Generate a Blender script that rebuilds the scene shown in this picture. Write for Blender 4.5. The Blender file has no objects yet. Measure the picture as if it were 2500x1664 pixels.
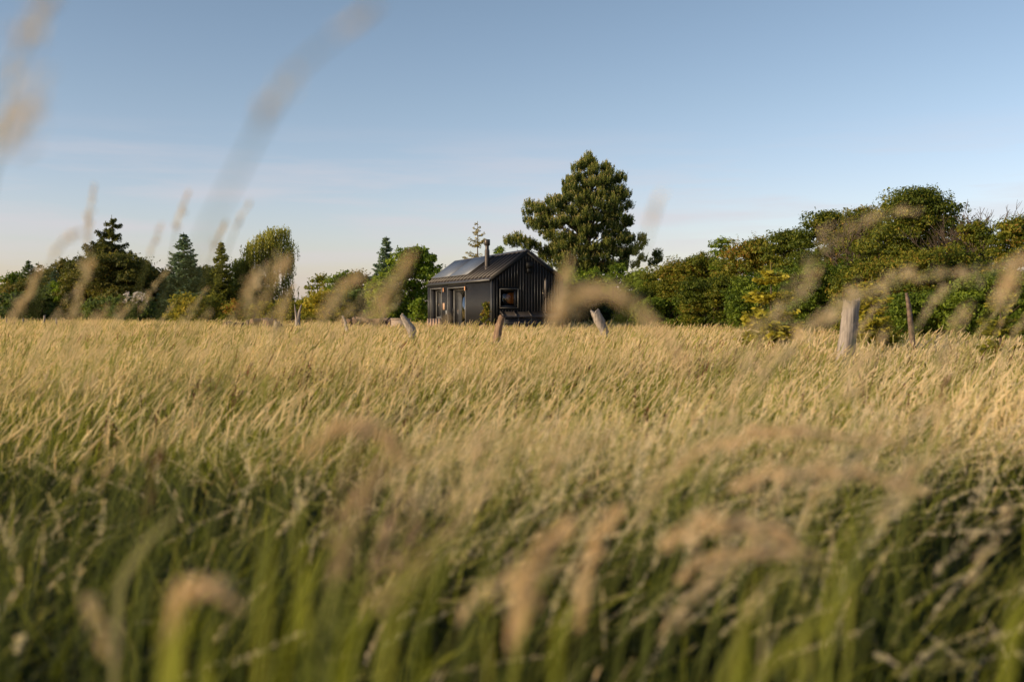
import bpy, math, random
import numpy as np
from mathutils import Vector, Matrix

R = math.radians
SC = bpy.context.scene
COL = SC.collection
F = 2430.0                      # focal length in photo pixels (35 mm lens, photo 2500 px wide)
CAMZ = 1.35
PITCH = math.atan(75 / F)       # the lens looks slightly down
SUN_EL = R(15.5)
SUN_AZ = np.array([-0.919, -0.393])   # towards the sun, on the ground plane

def at(px, py, Y):
    """photo pixel (2500 x 1664) at depth Y metres -> world point"""
    u = -(py - 832) / F
    x = (px - 1250) / F
    d = np.array([x, math.cos(PITCH) + u * math.sin(PITCH), -math.sin(PITCH) + u * math.cos(PITCH)])
    return d * (Y / d[1]) + np.array([0, 0, CAMZ])

def rs(seed):
    return np.random.default_rng(seed)

# ------------------------------------------------------------------ mesh builder
class MB:
    def __init__(s):
        s.v = []; s.f = []; s.m = []; s.t = []; s.n = 0
    def add(s, verts, faces, mat=0, tint=0.5):
        verts = np.asarray(verts, float).reshape(-1, 3); faces = np.asarray(faces, int)
        if not len(faces): return
        s.v.append(verts); s.f.append(faces + s.n)
        s.m.append(np.full(len(faces), mat, int))
        s.t.append(np.broadcast_to(np.asarray(tint, float), (len(verts),)).copy())
        s.n += len(verts)
    def quads(s, c, a, b, mat=0, tint=0.5):
        """diamonds: centre c, half axes a and b"""
        n = len(c)
        V = np.stack([c - a, c + b, c + a, c - b], 1).reshape(-1, 3)
        Fq = np.arange(4 * n).reshape(n, 4)
        t = np.repeat(np.broadcast_to(tint, (n,)), 4)
        s.add(V, Fq, mat, t)
    def leaves(s, c, a, b, mat=0, tint=0.5):
        """six-point leaf outline, slightly folded"""
        n = len(c)
        nn = np.cross(a, b); nn /= np.linalg.norm(nn, axis=1)[:, None] + 1e-9
        fold = nn * np.linalg.norm(b, axis=1)[:, None] * 0.35
        V = np.stack([c - a, c - a * .3 + b + fold, c + a * .45 + b * .75 + fold, c + a, c + a * .45 - b * .75 + fold, c - a * .3 - b + fold], 1).reshape(-1, 3)
        k = np.arange(n)[:, None] * 6
        Fq = np.concatenate([k + np.array([[0, 1, 2, 3]]), k + np.array([[0, 3, 4, 5]])])
        s.add(V, Fq, mat, np.repeat(np.broadcast_to(tint, (n,)), 6))
    def ribbons(s, P, W, mat=0, tint=0.5):
        """P (n,k,3) centre lines, W (n,k,3) half-width vectors"""
        n, k, _ = P.shape
        V = np.stack([P - W, P + W], 2).reshape(-1, 3)
        i = (np.arange(n)[:, None] * k + np.arange(k - 1)[None, :]).reshape(-1) * 2
        Fq = np.stack([i, i + 1, i + 3, i + 2], 1)
        t = np.repeat(np.broadcast_to(tint, (n, k)).reshape(-1), 2)
        s.add(V, Fq, mat, t)
    def tube(s, pts, rad, seg=6, mat=0, tint=0.5, rough=0.0, rng=None, cap=True):
        pts = np.asarray(pts, float); k = len(pts)
        rad = np.broadcast_to(np.asarray(rad, float), (k,))
        T = np.gradient(pts, axis=0); T /= np.linalg.norm(T, axis=1)[:, None] + 1e-9
        up = np.array([0.13, 1, 0.07]) if abs(T[:, 1]).mean() < .8 else np.array([1, .1, 0.])
        A = np.cross(T, up); A /= np.linalg.norm(A, axis=1)[:, None] + 1e-9
        B = np.cross(T, A)
        an = np.arange(seg) * 2 * math.pi / seg
        rr = rad[:, None] * (1 + (rng.normal(0, rough, (k, seg)) if rough else 0))
        V = pts[:, None] + A[:, None] * (np.cos(an)[None, :, None] * rr[..., None]) + B[:, None] * (np.sin(an)[None, :, None] * rr[..., None])
        V = V.reshape(-1, 3)
        i = np.arange(k - 1)[:, None] * seg; j = np.arange(seg)[None, :]; j2 = (j + 1) % seg
        Fq = np.stack([i + j, i + j2, i + seg + j2, i + seg + j], -1).reshape(-1, 4)
        tt = np.repeat(np.broadcast_to(tint, (k,)), seg)
        s.add(V, Fq, mat, tt)
        if cap:
            for e, ring in ((0, 0), (k - 1, (k - 1) * seg)):
                c = pts[e]
                VV = np.vstack([V[ring:ring + seg], c])
                jj = np.arange(seg)
                s.add(VV, np.stack([jj, (jj + 1) % seg, np.full(seg, seg)], 1), mat, tt[0])
    def box(s, x0, x1, y0, y1, z0, z1, mat=0, tint=0.5):
        V = [(x, y, z) for z in (z0, z1) for y in (y0, y1) for x in (x0, x1)]
        s.add(V, [(0, 2, 3, 1), (4, 5, 7, 6), (0, 1, 5, 4), (2, 6, 7, 3), (0, 4, 6, 2), (1, 3, 7, 5)], mat, tint)
    def bar(s, p, q, w, h, mat=0, tint=.5, up=(0, 0, 1)):
        p = np.array(p, float); q = np.array(q, float); T = q - p; T /= np.linalg.norm(T)
        A = np.cross(T, up); A /= np.linalg.norm(A); B = np.cross(A, T)
        V = [o + A * sa * w / 2 + B * sb * h / 2 for o in (p, q) for sb in (-1, 1) for sa in (-1, 1)]
        s.add(V, [(0, 2, 3, 1), (4, 5, 7, 6), (0, 1, 5, 4), (2, 6, 7, 3), (0, 4, 6, 2), (1, 3, 7, 5)], mat, tint)
    def prism(s, poly, y0, y1, mat=0, tint=.5):
        """polygon in local x,z extruded along y"""
        n = len(poly)
        V = [(x, y0, z) for x, z in poly] + [(x, y1, z) for x, z in poly]
        s.add(V, [(i, (i + 1) % n, n + (i + 1) % n, n + i) for i in range(n)], mat, tint)
        for base, rev in ((0, False), (n, True)):
            idx = list(range(base, base + n))
            for i in range(1, n - 1):
                f = (idx[0], idx[i + 1], idx[i]) if not rev else (idx[0], idx[i], idx[i + 1])
                s.add(V, [f], mat, tint)
    def mesh(s, name, mats, smooth=False):
        me = bpy.data.meshes.new(name)
        V = np.vstack(s.v); T = np.concatenate(s.t); M = np.concatenate(s.m)
        lens = np.concatenate([np.full(len(f), f.shape[1]) for f in s.f])
        loops = np.concatenate([f.reshape(-1) for f in s.f])
        me.vertices.add(len(V)); me.vertices.foreach_set('co', V.astype(np.float32).ravel())
        me.loops.add(len(loops)); me.loops.foreach_set('vertex_index', loops.astype(np.int32))
        me.polygons.add(len(lens))
        st = np.concatenate([[0], np.cumsum(lens)[:-1]])
        me.polygons.foreach_set('loop_start', st.astype(np.int32))
        me.polygons.foreach_set('material_index', M.astype(np.int32))
        me.update(calc_edges=True)
        at_ = me.attributes.new('tint', 'FLOAT', 'POINT'); at_.data.foreach_set('value', T.astype(np.float32))
        for m in mats: me.materials.append(m)
        if smooth: me.polygons.foreach_set('use_smooth', np.ones(len(lens), bool))
        return me
    def obj(s, name, mats, parent=None, smooth=False):
        if not isinstance(mats, (list, tuple)): mats = [mats]
        o = bpy.data.objects.new(name, s.mesh(name, mats, smooth)); COL.objects.link(o)
        if parent: o.parent = parent
        return o

def tag(o, label=None, cat=None, group=None, kind=None):
    if label: o['label'] = label
    if cat: o['category'] = cat
    if group: o['group'] = group
    if kind: o['kind'] = kind
    return o
def empty(name, loc, label, cat, group=None, rz=0.0):
    o = bpy.data.objects.new(name, None); COL.objects.link(o)
    o.location = tuple(float(v) for v in loc); o.rotation_euler = (0, 0, rz); o.empty_display_size = .2
    return tag(o, label, cat, group)

def unit(a): return a / (np.linalg.norm(a, axis=-1, keepdims=True) + 1e-9)
def rand_dir(rng, n): return unit(rng.normal(size=(n, 3)))

# ------------------------------------------------------------------ materials
def nodes(name):
    m = bpy.data.materials.new(name); m.use_nodes = True
    nt = m.node_tree; nt.nodes.clear()
    out = nt.nodes.new('ShaderNodeOutputMaterial')
    return m, nt, out
def ramp(nt, fac, stops):
    r = nt.nodes.new('ShaderNodeValToRGB'); e = r.color_ramp.elements
    while len(e) < len(stops): e.new(0.5)
    for el, (p, c) in zip(e, stops): el.position = p; el.color = (*c, 1)
    nt.links.new(fac, r.inputs[0]); return r.outputs[0]
def noise(nt, scale, detail=3, vec=None, rough=.5):
    n = nt.nodes.new('ShaderNodeTexNoise'); n.inputs['Scale'].default_value = scale
    n.inputs['Detail'].default_value = detail; n.inputs['Roughness'].default_value = rough
    if vec is not None: nt.links.new(vec, n.inputs['Vector'])
    return n.outputs['Fac']
def math_(nt, op, a, b, clamp=False):
    n = nt.nodes.new('ShaderNodeMath'); n.operation = op; n.use_clamp = clamp
    for i, v in enumerate((a, b)):
        if isinstance(v, (int, float)): n.inputs[i].default_value = v
        else: nt.links.new(v, n.inputs[i])
    return n.outputs[0]
def position(nt): return nt.nodes.new('ShaderNodeNewGeometry').outputs['Position']
def objco(nt): return nt.nodes.new('ShaderNodeTexCoord').outputs['Object']

def foliage(name, stops, trans=.3, amp=.45, scale=1.3, rough=.55, spec=.25, tweight=1.0, gain=1.4):
    m, nt, out = nodes(name)
    a = nt.nodes.new('ShaderNodeAttribute'); a.attribute_name = 'tint'
    n = noise(nt, scale, 3, position(nt))
    f = math_(nt, 'ADD', math_(nt, 'MULTIPLY', a.outputs['Fac'], tweight), math_(nt, 'MULTIPLY', math_(nt, 'SUBTRACT', n, .5), amp), True)
    col = ramp(nt, f, stops)
    p = nt.nodes.new('ShaderNodeBsdfPrincipled'); nt.links.new(col, p.inputs['Base Color'])
    p.inputs['Roughness'].default_value = rough; p.inputs['Specular IOR Level'].default_value = spec
    t = nt.nodes.new('ShaderNodeBsdfTranslucent')
    g = nt.nodes.new('ShaderNodeMixRGB'); g.blend_type = 'MULTIPLY'; g.inputs[0].default_value = 1
    g.inputs[2].default_value = (gain, gain, gain * .7, 1); nt.links.new(col, g.inputs[1]); nt.links.new(g.outputs[0], t.inputs['Color'])
    mx = nt.nodes.new('ShaderNodeMixShader'); mx.inputs[0].default_value = trans
    nt.links.new(p.outputs[0], mx.inputs[1]); nt.links.new(t.outputs[0], mx.inputs[2]); nt.links.new(mx.outputs[0], out.inputs[0])
    return m

def solid(name, c1, c2, scale=6, rough=.6, metal=0., spec=.4, bump=0., stretch=None, bscale=None, detail=5):
    m, nt, out = nodes(name)
    co = objco(nt)
    if stretch:
        mp = nt.nodes.new('ShaderNodeMapping'); mp.inputs['Scale'].default_value = stretch
        nt.links.new(co, mp.inputs[0]); co = mp.outputs[0]
    n = noise(nt, scale, detail, co, .6)
    col = ramp(nt, n, [(.3, c1), (.7, c2)])
    p = nt.nodes.new('ShaderNodeBsdfPrincipled'); nt.links.new(col, p.inputs['Base Color'])
    p.inputs['Metallic'].default_value = metal; p.inputs['Specular IOR Level'].default_value = spec
    rr = math_(nt, 'ADD', rough - .1, math_(nt, 'MULTIPLY', n, .2)); nt.links.new(rr, p.inputs['Roughness'])
    if bump:
        b = nt.nodes.new('ShaderNodeBump'); b.inputs['Strength'].default_value = bump; b.inputs['Distance'].default_value = .02
        nt.links.new(noise(nt, bscale or scale * 3, 6, co), b.inputs['Height']); nt.links.new(b.outputs[0], p.inputs['Normal'])
    nt.links.new(p.outputs[0], out.inputs[0]); return m

M = {}
M['blade'] = foliage('grass_blade', [(0, (.003, .008, .0015)), (.28, (.013, .028, .004)), (.6, (.33, .34, .025)), (1, (.56, .47, .14))], .36, .26, .9, gain=1.5)  # lowest stops hold the deep shade between stems, put into the colour
M['stalk'] = foliage('grass_stalk', [(0, (.06, .09, .015)), (.5, (.22, .24, .05)), (1, (.52, .42, .20))], .35, .4, .9)
M['head'] = foliage('grass_seed_head', [(0, (.30, .15, .085)), (.14, (.30, .31, .07)), (.36, (.54, .47, .18)), (.55, (.76, .60, .39)), (1, (.88, .74, .54))], .44, .95, .45, rough=.7, gain=1.5)
M['fghead'] = foliage('near_seed_head', [(0, (.42, .27, .18)), (.4, (.68, .52, .34)), (1, (.84, .68, .46))], .45, .3, 6, rough=.7, gain=1.4)
M['pinkhead'] = foliage('pinkish_seed', [(0, (.16, .085, .065)), (.5, (.34, .21, .16)), (1, (.48, .32, .24))], .35, .3, 6, gain=1.1)
M['dock'] = foliage('dock_seed', [(0, (.06, .02, .012)), (1, (.24, .10, .06))], .2, .3, 8)
LEAF = {
 'green':   [(0, (.016, .035, .008)), (.5, (.045, .085, .014)), (1, (.10, .15, .025))],
 'bright':  [(0, (.03, .07, .010)), (.5, (.075, .14, .018)), (1, (.15, .21, .03))],
 'rust':    [(0, (.025, .05, .010)), (.4, (.06, .09, .016)), (.68, (.12, .135, .025)), (.84, (.13, .09, .028)), (1, (.14, .07, .028))],
 'yellow':  [(0, (.05, .08, .012)), (.5, (.12, .15, .022)), (1, (.24, .22, .035))],
 'olive':   [(0, (.025, .032, .010)), (.5, (.07, .075, .018)), (1, (.14, .11, .03))],
 'dark':    [(0, (.012, .024, .009)), (.5, (.04, .065, .020)), (1, (.11, .14, .04))],
 'blue':    [(0, (.018, .035, .028)), (.5, (.07, .11, .08)), (1, (.17, .22, .15))],
 'willow':  [(0, (.03, .045, .012)), (.5, (.12, .125, .026)), (1, (.27, .24, .055))],
 'larch':   [(0, (.06, .065, .02)), (.5, (.17, .15, .05)), (1, (.32, .24, .10))],
 'pine':    [(0, (.012, .022, .009)), (.5, (.050, .070, .022)), (.8, (.165, .17, .052)), (.86, (.28, .22, .11)), (1, (.38, .28, .15))],
 'sapling': [(0, (.05, .075, .012)), (.5, (.14, .16, .024)), (1, (.29, .27, .045))],
}
for k, st in LEAF.items():
    hg_ = 1.15 if k in ('rust', 'green') else 1.0
    st = [(p_, tuple(min(.6, c_ * (1.1 + .55 * p_) * w_) for c_, w_ in zip(c3, (1.0, 1.0, .85) if k in ('blue', 'dark') else (1.08, 1.10, .85) if k in ('pine', 'olive', 'larch', 'willow') else (1.35 * hg_, 1.10 * hg_, .75)))) for p_, c3 in st]
    M[k] = foliage('foliage_' + k, st, (.40), .12 if k == 'pine' else .24, 1.1)
M['flower'] = solid('blossom', (.55, .48, .42), (.75, .68, .62), 5, .8)
M['bark'] = solid('bark', (.05, .035, .025), (.14, .10, .07), 8, .9, bump=.6, stretch=(1, 1, .25))
M['post'] = solid('weathered_post', (.15, .125, .105), (.44, .37, .31), 22, .9, bump=.9, stretch=(1, 1, .10), bscale=30)
M['postbark'] = solid('barked_post', (.11, .065, .04), (.34, .22, .14), 18, .9, bump=.9, stretch=(1, 1, .2), bscale=26)
M['log'] = solid('split_log', (.07, .045, .035), (.26, .18, .13), 9, .9, bump=.6)
M['plank'] = solid('pale_plank', (.42, .26, .16), (.56, .36, .24), 6, .75, bump=.15, stretch=(6, 6, .6))
M['greyplank'] = solid('greyed_plank', (.30, .22, .16), (.44, .34, .26), 6, .8, bump=.2, stretch=(.6, 6, 6))
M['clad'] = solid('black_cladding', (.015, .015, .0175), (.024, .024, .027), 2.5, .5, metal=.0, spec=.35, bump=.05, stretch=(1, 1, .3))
M['shaded_clad'] = solid('shaded_gable_cladding', (.006, .006, .0065), (.010, .0095, .010), 2.5, .6, spec=.2, stretch=(1, 1, .3))  # darker copy of the wall cladding, the gable's shade put into its colour
M['trim'] = solid('black_trim', (.030, .029, .030), (.045, .043, .042), 4, .38, spec=.5)
M['roof'] = solid('roof_metal', (.045, .037, .033), (.068, .057, .052), 1.6, .45, metal=.2, spec=.5, bump=.03)
M['frame'] = solid('window_frame', (.11, .105, .10), (.15, .145, .14), 4, .45, spec=.4)
M['copper'] = solid('copper_lamp', (.42, .21, .11), (.55, .30, .17), 8, .35, metal=.6)
M['flue'] = solid('flue_metal', (.05, .042, .038), (.085, .07, .062), 4, .4, metal=.5)
M['wood'] = solid('interior_wood', (.50, .24, .07), (.68, .36, .12), 4, .6, stretch=(5, 5, .6))
M['dark_in'] = solid('interior_dark', (.05, .03, .02), (.09, .055, .035), 4, .7)
M['white'] = solid('white_fitting', (.6, .6, .6), (.75, .75, .75), 8, .5)
M['tiles'] = solid('red_roof_tiles', (.26, .07, .035), (.42, .13, .07), 3, .8, bump=.4)
M['brick'] = solid('old_brick', (.14, .07, .05), (.24, .13, .09), 3, .9, bump=.3)
def added_bulb_mat():
    m, nt, out = nodes('added_lit_bulb'); e = nt.nodes.new('ShaderNodeEmission'); e.inputs['Color'].default_value = (1, .62, .28, 1); e.inputs['Strength'].default_value = 150
    nt.links.new(e.outputs[0], out.inputs[0]); return m
M['added_bulb'] = added_bulb_mat()  # emission for the lamp added inside the cabin

def ground_mat():
    m, nt, out = nodes('meadow_ground')
    col = ramp(nt, noise(nt, .35, 8, position(nt), .65), [(.3, (.025, .032, .010)), (.5, (.055, .05, .018)), (.7, (.10, .085, .03))])
    p = nt.nodes.new('ShaderNodeBsdfPrincipled'); nt.links.new(col, p.inputs['Base Color']); p.inputs['Roughness'].default_value = 1
    p.inputs['Specular IOR Level'].default_value = .05
    b = nt.nodes.new('ShaderNodeBump'); b.inputs['Strength'].default_value = .8; b.inputs['Distance'].default_value = .1
    nt.links.new(noise(nt, 9, 6, position(nt)), b.inputs['Height']); nt.links.new(b.outputs[0], p.inputs['Normal'])
    nt.links.new(p.outputs[0], out.inputs[0]); return m
M['ground'] = ground_mat()

def glass_mat(nm='window_glass', tr=(.78, .82, .80, 1), k=1.5):
    m, nt, out = nodes(nm)
    g = nt.nodes.new('ShaderNodeBsdfGlossy'); g.inputs['Roughness'].default_value = .02; g.inputs['Color'].default_value = (.9, .92, .95, 1)
    t = nt.nodes.new('ShaderNodeBsdfTransparent'); t.inputs['Color'].default_value = tr
    fr = nt.nodes.new('ShaderNodeFresnel'); fr.inputs['IOR'].default_value = 1.75
    mx = nt.nodes.new('ShaderNodeMixShader')
    nt.links.new(math_(nt, 'MULTIPLY', fr.outputs[0], k, True), mx.inputs[0]); nt.links.new(t.outputs[0], mx.inputs[1]); nt.links.new(g.outputs[0], mx.inputs[2])
    nt.links.new(mx.outputs[0], out.inputs[0]); return m
M['glass'] = glass_mat(k=1.0); M['darkglass'] = glass_mat('tinted_glass', (.45, .42, .38, 1), 2.0)
def panel_mat():
    m, nt, out = nodes('solar_cells')
    co = objco(nt)
    br = nt.nodes.new('ShaderNodeTexBrick'); br.offset = 0
    br.inputs['Color1'].default_value = (.09, .105, .14, 1); br.inputs['Color2'].default_value = (.095, .112, .15, 1)
    br.inputs['Mortar'].default_value = (.16, .175, .20, 1); br.inputs['Scale'].default_value = 1
    br.inputs['Mortar Size'].default_value = .006; br.inputs['Brick Width'].default_value = .17; br.inputs['Row Height'].default_value = .17
    mp = nt.nodes.new('ShaderNodeMapping'); mp.inputs['Rotation'].default_value = (0, 0, 0)
    nt.links.new(co, mp.inputs[0]); nt.links.new(mp.outputs[0], br.inputs['Vector'])
    p = nt.nodes.new('ShaderNodeBsdfPrincipled'); nt.links.new(br.outputs['Color'], p.inputs['Base Color'])
    p.inputs['Roughness'].default_value = .5; p.inputs['Specular IOR Level'].default_value = .55
    nt.links.new(p.outputs[0], out.inputs[0]); return m
M['panel'] = panel_mat()

# ------------------------------------------------------------------ world, sun, camera
def world():
    w = bpy.data.worlds.new('World'); SC.world = w; w.use_nodes = True
    nt = w.node_tree; nt.nodes.clear()
    out = nt.nodes.new('ShaderNodeOutputWorld'); bg = nt.nodes.new('ShaderNodeBackground')
    sky = nt.nodes.new('ShaderNodeTexSky'); sky.sky_type = 'NISHITA'; sky.sun_disc = False
    sky.sun_elevation = SUN_EL; sky.sun_rotation = math.atan2(SUN_AZ[0], SUN_AZ[1]) % (2 * math.pi)
    sky.air_density = 1.0; sky.dust_density = .8; sky.ozone_density = 1.6
    # thin high cloud streaks low over the horizon
    tc = nt.nodes.new('ShaderNodeTexCoord')
    mp = nt.nodes.new('ShaderNodeMapping'); mp.inputs['Scale'].default_value = (1.7, 1.7, 17)
    mp.inputs['Rotation'].default_value = (0, R(4), 0); mp.inputs['Location'].default_value = (.9, .2, 1.0)
    nt.links.new(tc.outputs['Generated'], mp.inputs[0])
    n = noise(nt, 2.2, 6, mp.outputs[0], .55)
    cl = ramp(nt, n, [(.46, (0, 0, 0)), (.66, (1, 1, 1))])
    sep = nt.nodes.new('ShaderNodeSeparateXYZ'); nt.links.new(tc.outputs['Generated'], sep.inputs[0])
    band = ramp(nt, sep.outputs['Z'], [(0.0, (1, 1, 1)), (.12, (1, 1, 1)), (.18, (0, 0, 0))])
    fac = math_(nt, 'MULTIPLY', math_(nt, 'MULTIPLY', cl, band), .5)
    hz = ramp(nt, sep.outputs['Z'], [(0.0, (1.22, 1.07, 1.30)), (.10, (1.24, 1.09, 1.20)), (.20, (1.16, 1.05, 1.06)), (.34, (1.06, .98, .94))])
    mul = nt.nodes.new('ShaderNodeMixRGB'); mul.blend_type = 'MULTIPLY'; mul.inputs[0].default_value = 1
    nt.links.new(sky.outputs[0], mul.inputs[1]); nt.links.new(hz, mul.inputs[2])
    mx = nt.nodes.new('ShaderNodeMixRGB'); mx.inputs[2].default_value = (4.7, 4.35, 4.6, 1)
    nt.links.new(fac, mx.inputs[0]); nt.links.new(mul.outputs[0], mx.inputs[1])
    nt.links.new(mx.outputs[0], bg.inputs['Color']); bg.inputs['Strength'].default_value = .15
    nt.links.new(bg.outputs[0], out.inputs[0])
world()
sl = bpy.data.lights.new('sun', 'SUN'); sl.energy = 5.0; sl.angle = R(.53); sl.color = (1.0, .80, .53)
so = bpy.data.objects.new('sun', sl); COL.objects.link(so)
sd = Vector((SUN_AZ[0] * math.cos(SUN_EL), SUN_AZ[1] * math.cos(SUN_EL), math.sin(SUN_EL)))
so.rotation_euler = sd.to_track_quat('Z', 'Y').to_euler(); so.location = (-30, -10, 20)
cd = bpy.data.cameras.new('camera'); cam = bpy.data.objects.new('camera', cd); COL.objects.link(cam); SC.camera = cam
cam.location = (0, 0, CAMZ); cam.rotation_euler = (math.pi / 2 - PITCH, 0, 0)
cd.sensor_width = 36; cd.lens = 36 * F / 2500; cd.clip_end = 5000; cd.clip_start = .05
cd.dof.use_dof = True; cd.dof.focus_distance = 40; cd.dof.aperture_fstop = 1.5
SC.view_settings.view_transform = 'Standard'; SC.view_settings.look = 'None'; SC.view_settings.exposure = 0
SC.cycles.use_denoising = True
SC.cycles.max_bounces = 6; SC.cycles.diffuse_bounces = 3; SC.cycles.glossy_bounces = 3
SC.cycles.transparent_max_bounces = 12; SC.cycles.transmission_bounces = 4
SC.cycles.sample_clamp_indirect = 5

# ------------------------------------------------------------------ ground
def gz(x, y):
    return .05 * np.sin(x * .35 + 1) * np.cos(y * .27) + .03 * np.sin(x * .9 + y * .5)
def ground():
    xs = np.concatenate([[-2500, -600, -200], np.arange(-90, 91, 1.5), [200, 600, 2500]])
    ys = np.concatenate([[-500, -60], np.arange(-15, 120, 1.5), [200, 600, 3000]])
    X, Y = np.meshgrid(xs, ys); Z = gz(X, Y) * (np.abs(X) < 95) * (np.abs(Y) < 125)
    V = np.stack([X, Y, Z], -1).reshape(-1, 3); nx = len(xs)
    i = (np.arange(len(ys) - 1)[:, None] * nx + np.arange(nx - 1)[None, :]).reshape(-1)
    b = MB(); b.add(V, np.stack([i, i + 1, i + nx + 1, i + nx], 1))
    tag(b.obj('ground', M['ground'], smooth=True), kind='structure')
ground()

# ------------------------------------------------------------------ meadow grass
def blades(b, rng, n, rad, hmin, hmax, w, k, lean=(.1, .6), mat=0, t0=.0, t1=.8, wind=.9, bow=1.8, jit=1.):
    base = rng.uniform(-rad, rad, (n, 2))
    h = rng.uniform(hmin, hmax, n)
    ang = rng.normal(0, wind, n)
    L = rng.uniform(*lean, n)
    d = np.stack([np.cos(ang), np.sin(ang)], 1)
    t = np.linspace(0, 1, k)[None, :]
    P = np.zeros((n, k, 3))
    hz_ = (L * h)[:, None] * t ** bow
    P[..., 0] = base[:, :1] + d[:, :1] * hz_; P[..., 1] = base[:, 1:] + d[:, 1:] * hz_
    P[..., 2] = h[:, None] * (t - .35 * (L[:, None] ** 2) * t ** 2.2)
    fa = rng.uniform(0, math.pi, n)
    W = np.zeros((n, k, 3)); ww = w * rng.uniform(.6, 1.3, n)[:, None] * (1 - .85 * t ** 2)
    W[..., 0] = np.cos(fa)[:, None] * ww; W[..., 1] = np.sin(fa)[:, None] * ww
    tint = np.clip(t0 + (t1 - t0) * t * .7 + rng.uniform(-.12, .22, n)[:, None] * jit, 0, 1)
    b.ribbons(P, W, mat, tint)
    return P, L, d, h

def heads(b, rng, P, frac, m, r, sl, sw, mat=2, tint=(.2, 1.0), splay=.7, clump=0):
    """fluffy panicles on the last part of each stem P (n,k,3)"""
    n, k, _ = P.shape
    t = frac + (1 - frac) * rng.uniform(0, 1, (n, m)) ** .9
    f = t * (k - 1); i = np.minimum(f.astype(int), k - 2); u = (f - i)[..., None]
    rr = np.arange(n)[:, None]
    c = P[rr, i] * (1 - u) + P[rr, i + 1] * u
    tan = unit(P[rr, i + 1] - P[rr, i])
    prof = np.sin(np.pi * np.clip((t - frac) / (1 - frac), 0, 1) ** .7) ** .7
    off = rng.normal(size=(n, m, 3)); off = off - (off * tan).sum(-1, keepdims=True) * tan; off = unit(off)
    if clump:
        node = np.minimum((t - frac) / (1 - frac) * clump, clump - 1).astype(int) * 3 + rng.integers(0, 3, (n, m))
        dirs = rng.normal(size=(clump * 3, 3)); off = unit(dirs[node] + rng.normal(0, .35, (n, m, 3)) + tan * .6)
        prof = prof * rng.uniform(.5, 1.6, clump * 3)[node]
    hr = rng.uniform(.6, 1.4, (n, 1, 1)) * r
    c = c + off * (hr * (prof * rng.uniform(.15, 1, (n, m)))[..., None])
    a = unit(tan * 1.1 + off * splay + rng.normal(0, .25, (n, m, 3))) * sl * rng.uniform(.6, 1.3, (n, m, 1))
    bb = unit(np.cross(a, rng.normal(size=(n, m, 3)))) * sw
    tt = np.clip(rng.uniform(tint[0], tint[1], (n, 1)) + rng.uniform(-.15, .15, (n, m)), 0, 1)
    b.quads(c.reshape(-1, 3), a.reshape(-1, 3), bb.reshape(-1, 3), mat, tt.reshape(-1))

def plumes(b, rng, P, frac, w, tint, mat=2):
    """narrow closed panicle: two crossing tapered strips along the stem tip"""
    n, k, _ = P.shape; kk = 6
    t = frac + (1 - frac) * np.linspace(0, 1, kk)[None, :] * np.ones((n, 1)); f = t * (k - 1); i = np.minimum(f.astype(int), k - 2); u = (f - i)[..., None]
    rr = np.arange(n)[:, None]; Q = P[rr, i] * (1 - u) + P[rr, i + 1] * u
    pr = np.array([.25, .8, 1, .9, .6, .1])[None, :, None] * w * rng.uniform(.6, 1.4, (n, 1, 1)) * rng.uniform(.75, 1.25, (n, kk, 1))
    T = unit(Q[:, -1] - Q[:, 0]); A = unit(np.cross(T, rng.normal(size=(n, 3)))); B = np.cross(T, A)
    tt = np.clip(rng.uniform(tint[0], tint[1], (n, 1)) + rng.uniform(-.1, .1, (n, kk)), 0, 1)
    for D in (A, B): b.ribbons(Q, D[:, None] * pr, mat, tt)
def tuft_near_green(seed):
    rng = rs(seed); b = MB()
    blades(b, rng, 80, .17, .18, .56, .0034, 6, (.1, .9), 0, -.05, .12, 1.6, jit=.4)  # low dark blades, tint kept low to stand in for shade
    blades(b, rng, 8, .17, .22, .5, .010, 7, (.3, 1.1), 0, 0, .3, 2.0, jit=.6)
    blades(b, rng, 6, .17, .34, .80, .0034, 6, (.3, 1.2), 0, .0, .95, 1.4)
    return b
def tuft_near_seed(seed):
    rng = rs(seed); b = MB()
    blades(b, rng, 62, .17, .22, .60, .0034, 6, (.1, .9), 0, -.05, .3, 1.5, jit=.6)
    P, *_ = blades(b, rng, 7, .16, .50, .98, .0014, 9, (.15, 1.0), 1, 0, .8, .8)
    heads(b, rng, P, .76, 80, .010, .0065, .0020, tint=(.1, .85))
    return b
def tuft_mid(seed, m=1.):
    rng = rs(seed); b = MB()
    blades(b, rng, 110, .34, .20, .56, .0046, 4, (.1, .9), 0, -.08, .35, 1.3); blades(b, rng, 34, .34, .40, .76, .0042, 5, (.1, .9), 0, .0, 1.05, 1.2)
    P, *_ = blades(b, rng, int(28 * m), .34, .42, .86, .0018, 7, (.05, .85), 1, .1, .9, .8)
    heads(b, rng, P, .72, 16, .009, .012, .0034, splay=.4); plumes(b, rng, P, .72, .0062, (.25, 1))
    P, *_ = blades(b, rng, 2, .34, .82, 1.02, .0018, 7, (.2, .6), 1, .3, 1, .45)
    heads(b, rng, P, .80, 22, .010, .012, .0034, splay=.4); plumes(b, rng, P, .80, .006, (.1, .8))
    return b
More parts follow.
